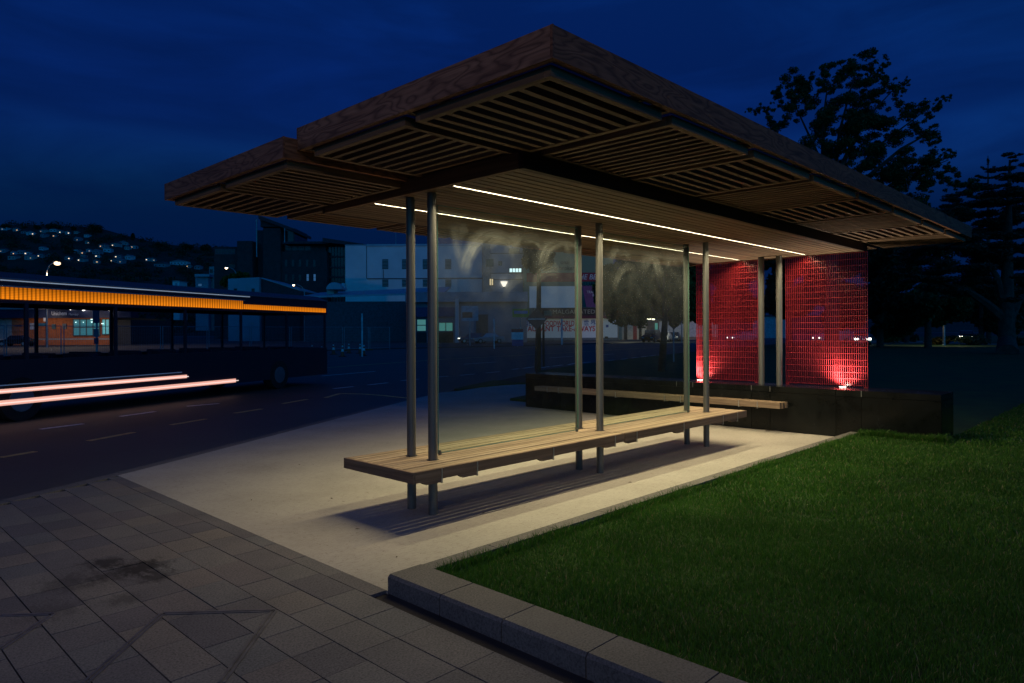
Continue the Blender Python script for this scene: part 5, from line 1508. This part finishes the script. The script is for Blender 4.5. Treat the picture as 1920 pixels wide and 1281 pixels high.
for (u1, v1, u2, v2, u3, v3) in ((1560, 420, 1540, 300, 1480, 170), (1560, 400, 1575, 250, 1610, 120), (1562, 410, 1640, 280, 1740, 205), (1562, 430, 1680, 340, 1780, 300), (1555, 430, 1500, 330, 1440, 210), (1570, 330, 1620, 230, 1680, 165), (1545, 330, 1545, 230, 1555, 150), (1620, 340, 1690, 280, 1760, 240)):
    lim.append(([at(u1, v1, d), at(u2, v2, d), at(u3, v3, d)], [.16, .08, .02]))
tree('deciduous_tree', 'tall leafy tree standing dark against the sky above the roof edge', p, cl, 95000, .066, LEAF1,
     ([p, at(1560, 560, d), at(1562, 430, d), at(1565, 330, d)], [.42, .34, .26, .14]), seed=6, limbs=lim)

# cedar on the right
d = 44.0
p = ground(1889, 664, .062)
cl = []
rs = random.Random(9)
for (u, v, w) in ((1900, 293, 26), (1880, 318, 34), (1910, 312, 30), (1905, 335, 45), (1840, 352, 50), (1890, 358, 60), (1800, 372, 40), (1870, 380, 70), (1925, 372, 50), (1790, 398, 50), (1850, 408, 80), (1920, 402, 60), (1770, 428, 60), (1840, 436, 80), (1910, 434, 70),
                  (1745, 458, 60), (1820, 466, 90), (1900, 462, 80), (1730, 492, 60), (1800, 498, 90), (1880, 492, 90), (1720, 520, 50), (1780, 528, 80), (1860, 526, 80), (1930, 520, 60), (1760, 548, 50), (1830, 548, 50), (1920, 552, 50), (1690, 505, 40), (1700, 470, 40)):
    for k in range(7):
        cl.append(cpx(u + rs.uniform(-.6, .6) * w, v + rs.uniform(-9, 9) + abs(rs.gauss(0, 3)), d + rs.uniform(-3.5, 4), w * rs.uniform(.20, .40), .26))
lim = [([at(1886, 600, d), at(1850, 570, d), at(1815, 545, d), at(1770, 530, d)], [.34, .26, .18, .06]), ([at(1892, 600, d), at(1912, 560, d), at(1945, 530, d)], [.3, .22, .1]), ([at(1888, 590, d), at(1870, 520, d), at(1840, 470, d)], [.28, .18, .06])]
tree('cedar_tree', 'spreading cedar with a thick pale trunk at the right edge of the lawn', p, cl, 90000, .11, LEAF2,
     ([p, at(1888, 640, d), at(1887, 600, d), at(1890, 480, d), at(1895, 300, d)], [.62, .50, .46, .3, .06]), flat=.8, seed=8, limbs=lim)
# norfolk pine far off
d = 85.0
p = at(1854, 640, d); p.z = .05
cl = []
mbl = []
for (v, w) in ((318, 13), (334, 22), (352, 30), (372, 36)):
    for s_ in (-1, 1):
        for k in range(5):
            f_ = (k + .6) / 5
            cl.append(cpx(1854 + s_ * w * f_ , v - 5 * f_ * f_, d + RND.uniform(-.6, .6), w * .16, .35))
cl.append(cpx(1854, 303, d, 1.4, 5))
tree('norfolk_pine', 'thin norfolk pine with tiered branches poking above the cedar', p, cl, 2600, .16, LEAF3, ([p, at(1854, 400, d), at(1854, 292, d)], [.3, .18, .04]), seed=12)
# dark trees filling the park behind
BGT = [(1480, 60, [(1440, 560, 30), (1455, 520, 34), (1465, 480, 30), (1490, 560, 40), (1500, 500, 40), (1430, 500, 26), (1450, 455, 24)], 'dark tree seen between the two red screens'),
       (1650, 62, [(1640, 470, 40), (1660, 500, 44), (1650, 540, 44), (1690, 520, 44), (1640, 585, 30), (1690, 570, 40), (1680, 450, 34), (1655, 610, 26), (1700, 600, 30)], 'dark round tree just right of the red screen'),
       (1330, 70, [(1300, 500, 30), (1310, 540, 30), (1325, 575, 34), (1360, 520, 44), (1360, 570, 40), (1395, 560, 40), (1390, 500, 40)], 'dark tree behind the left red screen'),
       (1560, 70, [(1540, 500, 40), (1590, 500, 44), (1560, 550, 44), (1610, 550, 40), (1570, 590, 30), (1605, 590, 26)], 'dark tree behind the right red screen'),
       (1740, 58, [(1725, 545, 40), (1750, 560, 34), (1740, 590, 28), (1765, 585, 26), (1780, 560, 34), (1725, 600, 20)], 'low leafy tree lit yellow green by the park lamp'),
       (1840, 75, [(1820, 560, 40), (1840, 590, 36), (1870, 570, 40), (1900, 590, 40), (1920, 560, 44), (1800, 590, 34)], 'dark tree behind the cedar trunk'),
       (1700, 80, [(1680, 400, 34), (1720, 420, 44), (1760, 410, 40), (1640, 430, 30), (1700, 450, 50), (1760, 450, 50), (1800, 400, 30)], 'dark far tree under the tip of the roof')]
for i, (u, d, cs, lab) in enumerate(BGT):
    p = at(u, 640, d); p.z = .04
    cl = []
    for (cu, cv, r) in cs:
        for k in range(3): cl.append(cpx(cu + RND.uniform(-.5, .5) * r, cv + RND.uniform(-.5, .5) * r, d + RND.uniform(-3, 3), r * RND.uniform(.5, .8), .8))
    tree('park_tree', lab, p, cl, 17000, .26, LEAF1 if i == 4 else LEAF3, ([p, at(u, 600, d), at(u, 540, d)], [.3, .24, .12]), 'dark trees across the park', seed=30 + i)
# shrubs
def shrub(u, v, d, w, h_, m, label, n=1500):
    p = at(u, v, d); p.z = .06
    t = thing('shrub', label, 'shrub', p, 0, 'shrubs along the park path')
    cl = [cpx(u + RND.uniform(-.5, .5) * w, v - h_ * RND.uniform(.2, .7), d + RND.uniform(-1, 1), w * .3, min(1.0, h_ / w * 1.3)) for k in range(7)]
    cl = [(c[0] - p.x, c[1] - p.y, c[2] - p.z, *c[3:]) for c in cl]
    Vv, Qq = leaf_cloud(cl, n, .13, 0, int(u))
    o = link('foliage', np_mesh('foliage', Vv, Qq, m)); o.parent = t
    mb = MB()
    for k in range(5): mb.tube((0, 0, 0), (RND.uniform(-.6, .6), RND.uniform(-.4, .4), .8), .03, .01, 5)
    lobj('stems', mb, BARK, t)
shrub(1762, 645, 70, 50, 16, leafmat('leaf_yellowish', (.06, .055, .012), (.12, .10, .025)), 'yellowish low shrub at the end of the park path')
shrub(1820, 646, 68, 60, 18, LEAF3, 'dark wide shrub right of the yellowish one')
shrub(1660, 643, 80, 40, 22, LEAF4, 'speckled shrub left of the path beyond the red screen')
shrub(1700, 640, 84, 30, 18, LEAF3, 'dark shrub beside the path')
shrub(1905, 648, 64, 40, 18, LEAF3, 'dark shrub right of the cedar trunk')
# little lit tree near the brick building lamp
d = 146.0
p = at(440, 640, d); p.z = 0
cl = [cpx(u, v, d + RND.uniform(-1, 1), r) for u, v, r in ((418, 530, 6), (426, 525, 8), (438, 520, 8), (450, 517, 8), (462, 518, 7), (424, 534, 5), (445, 525, 9), (432, 530, 8))]
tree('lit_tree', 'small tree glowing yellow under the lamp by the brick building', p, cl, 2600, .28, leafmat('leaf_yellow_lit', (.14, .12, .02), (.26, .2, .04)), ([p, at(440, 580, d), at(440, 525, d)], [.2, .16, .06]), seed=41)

# ================================================================== LITTER
FL = plain('fallen_leaf', (.06, .04, .02), .8)
for (u, v, r_, lab) in ((620, 935, .022, 'dry brown leaf on the slab left of the bench posts'), (668, 992, .018, 'dark leaf at the tip of the bench shadow'), (470, 938, .016, 'tiny leaf alone on the slab between bench and pavers'), (905, 962, .02, 'dry leaf on the lit strip beside the bench shadow'), (742, 1045, .015, 'small leaf near the corner of the lawn kerb'), (1180, 905, .02, 'dry leaf on the lit strip near the middle bench posts'), (560, 872, .014, 'tiny leaf on the slab behind the near end of the bench')):
    p = ground(u, v, .001)
    mb = MB(); a0 = RND.uniform(0, 6)
    pts = [(r_ * math.cos(a0), r_ * math.sin(a0), .001), (r_ * .35 * math.cos(a0 + 1.4), r_ * .35 * math.sin(a0 + 1.4), .006), (-r_ * math.cos(a0), -r_ * math.sin(a0), .002), (r_ * .35 * math.cos(a0 - 1.5), r_ * .35 * math.sin(a0 - 1.5), .004)]
    mb.add(pts + [(x, y, z + .0012) for x, y, z in pts], [(3, 2, 1, 0), (4, 5, 6, 7), (0, 1, 5, 4), (1, 2, 6, 5), (2, 3, 7, 6), (3, 0, 4, 7)])
    o = bpy.data.objects.new('fallen_leaf', mb.mesh('fallen_leaf', FL)); COL.objects.link(o); o.location = p
    tag(o, lab, 'leaf', 'dry leaves on the slab')
p = ground(1455, 808, .004)
tw = MB().path([(-.16, .02, 0), (-.06, -.02, .004), (.05, -.01, .006), (.17, .05, .002)], [.006, .006, .005, .003], 6)
o = bpy.data.objects.new('twig', tw.mesh('twig', BARK, True)); COL.objects.link(o); o.location = p + Vector((0, 0, .003)); o.rotation_euler = (0, 0, HEAD)
tag(o, 'dark curved twig lying on the slab at the foot of the granite wall', 'twig')
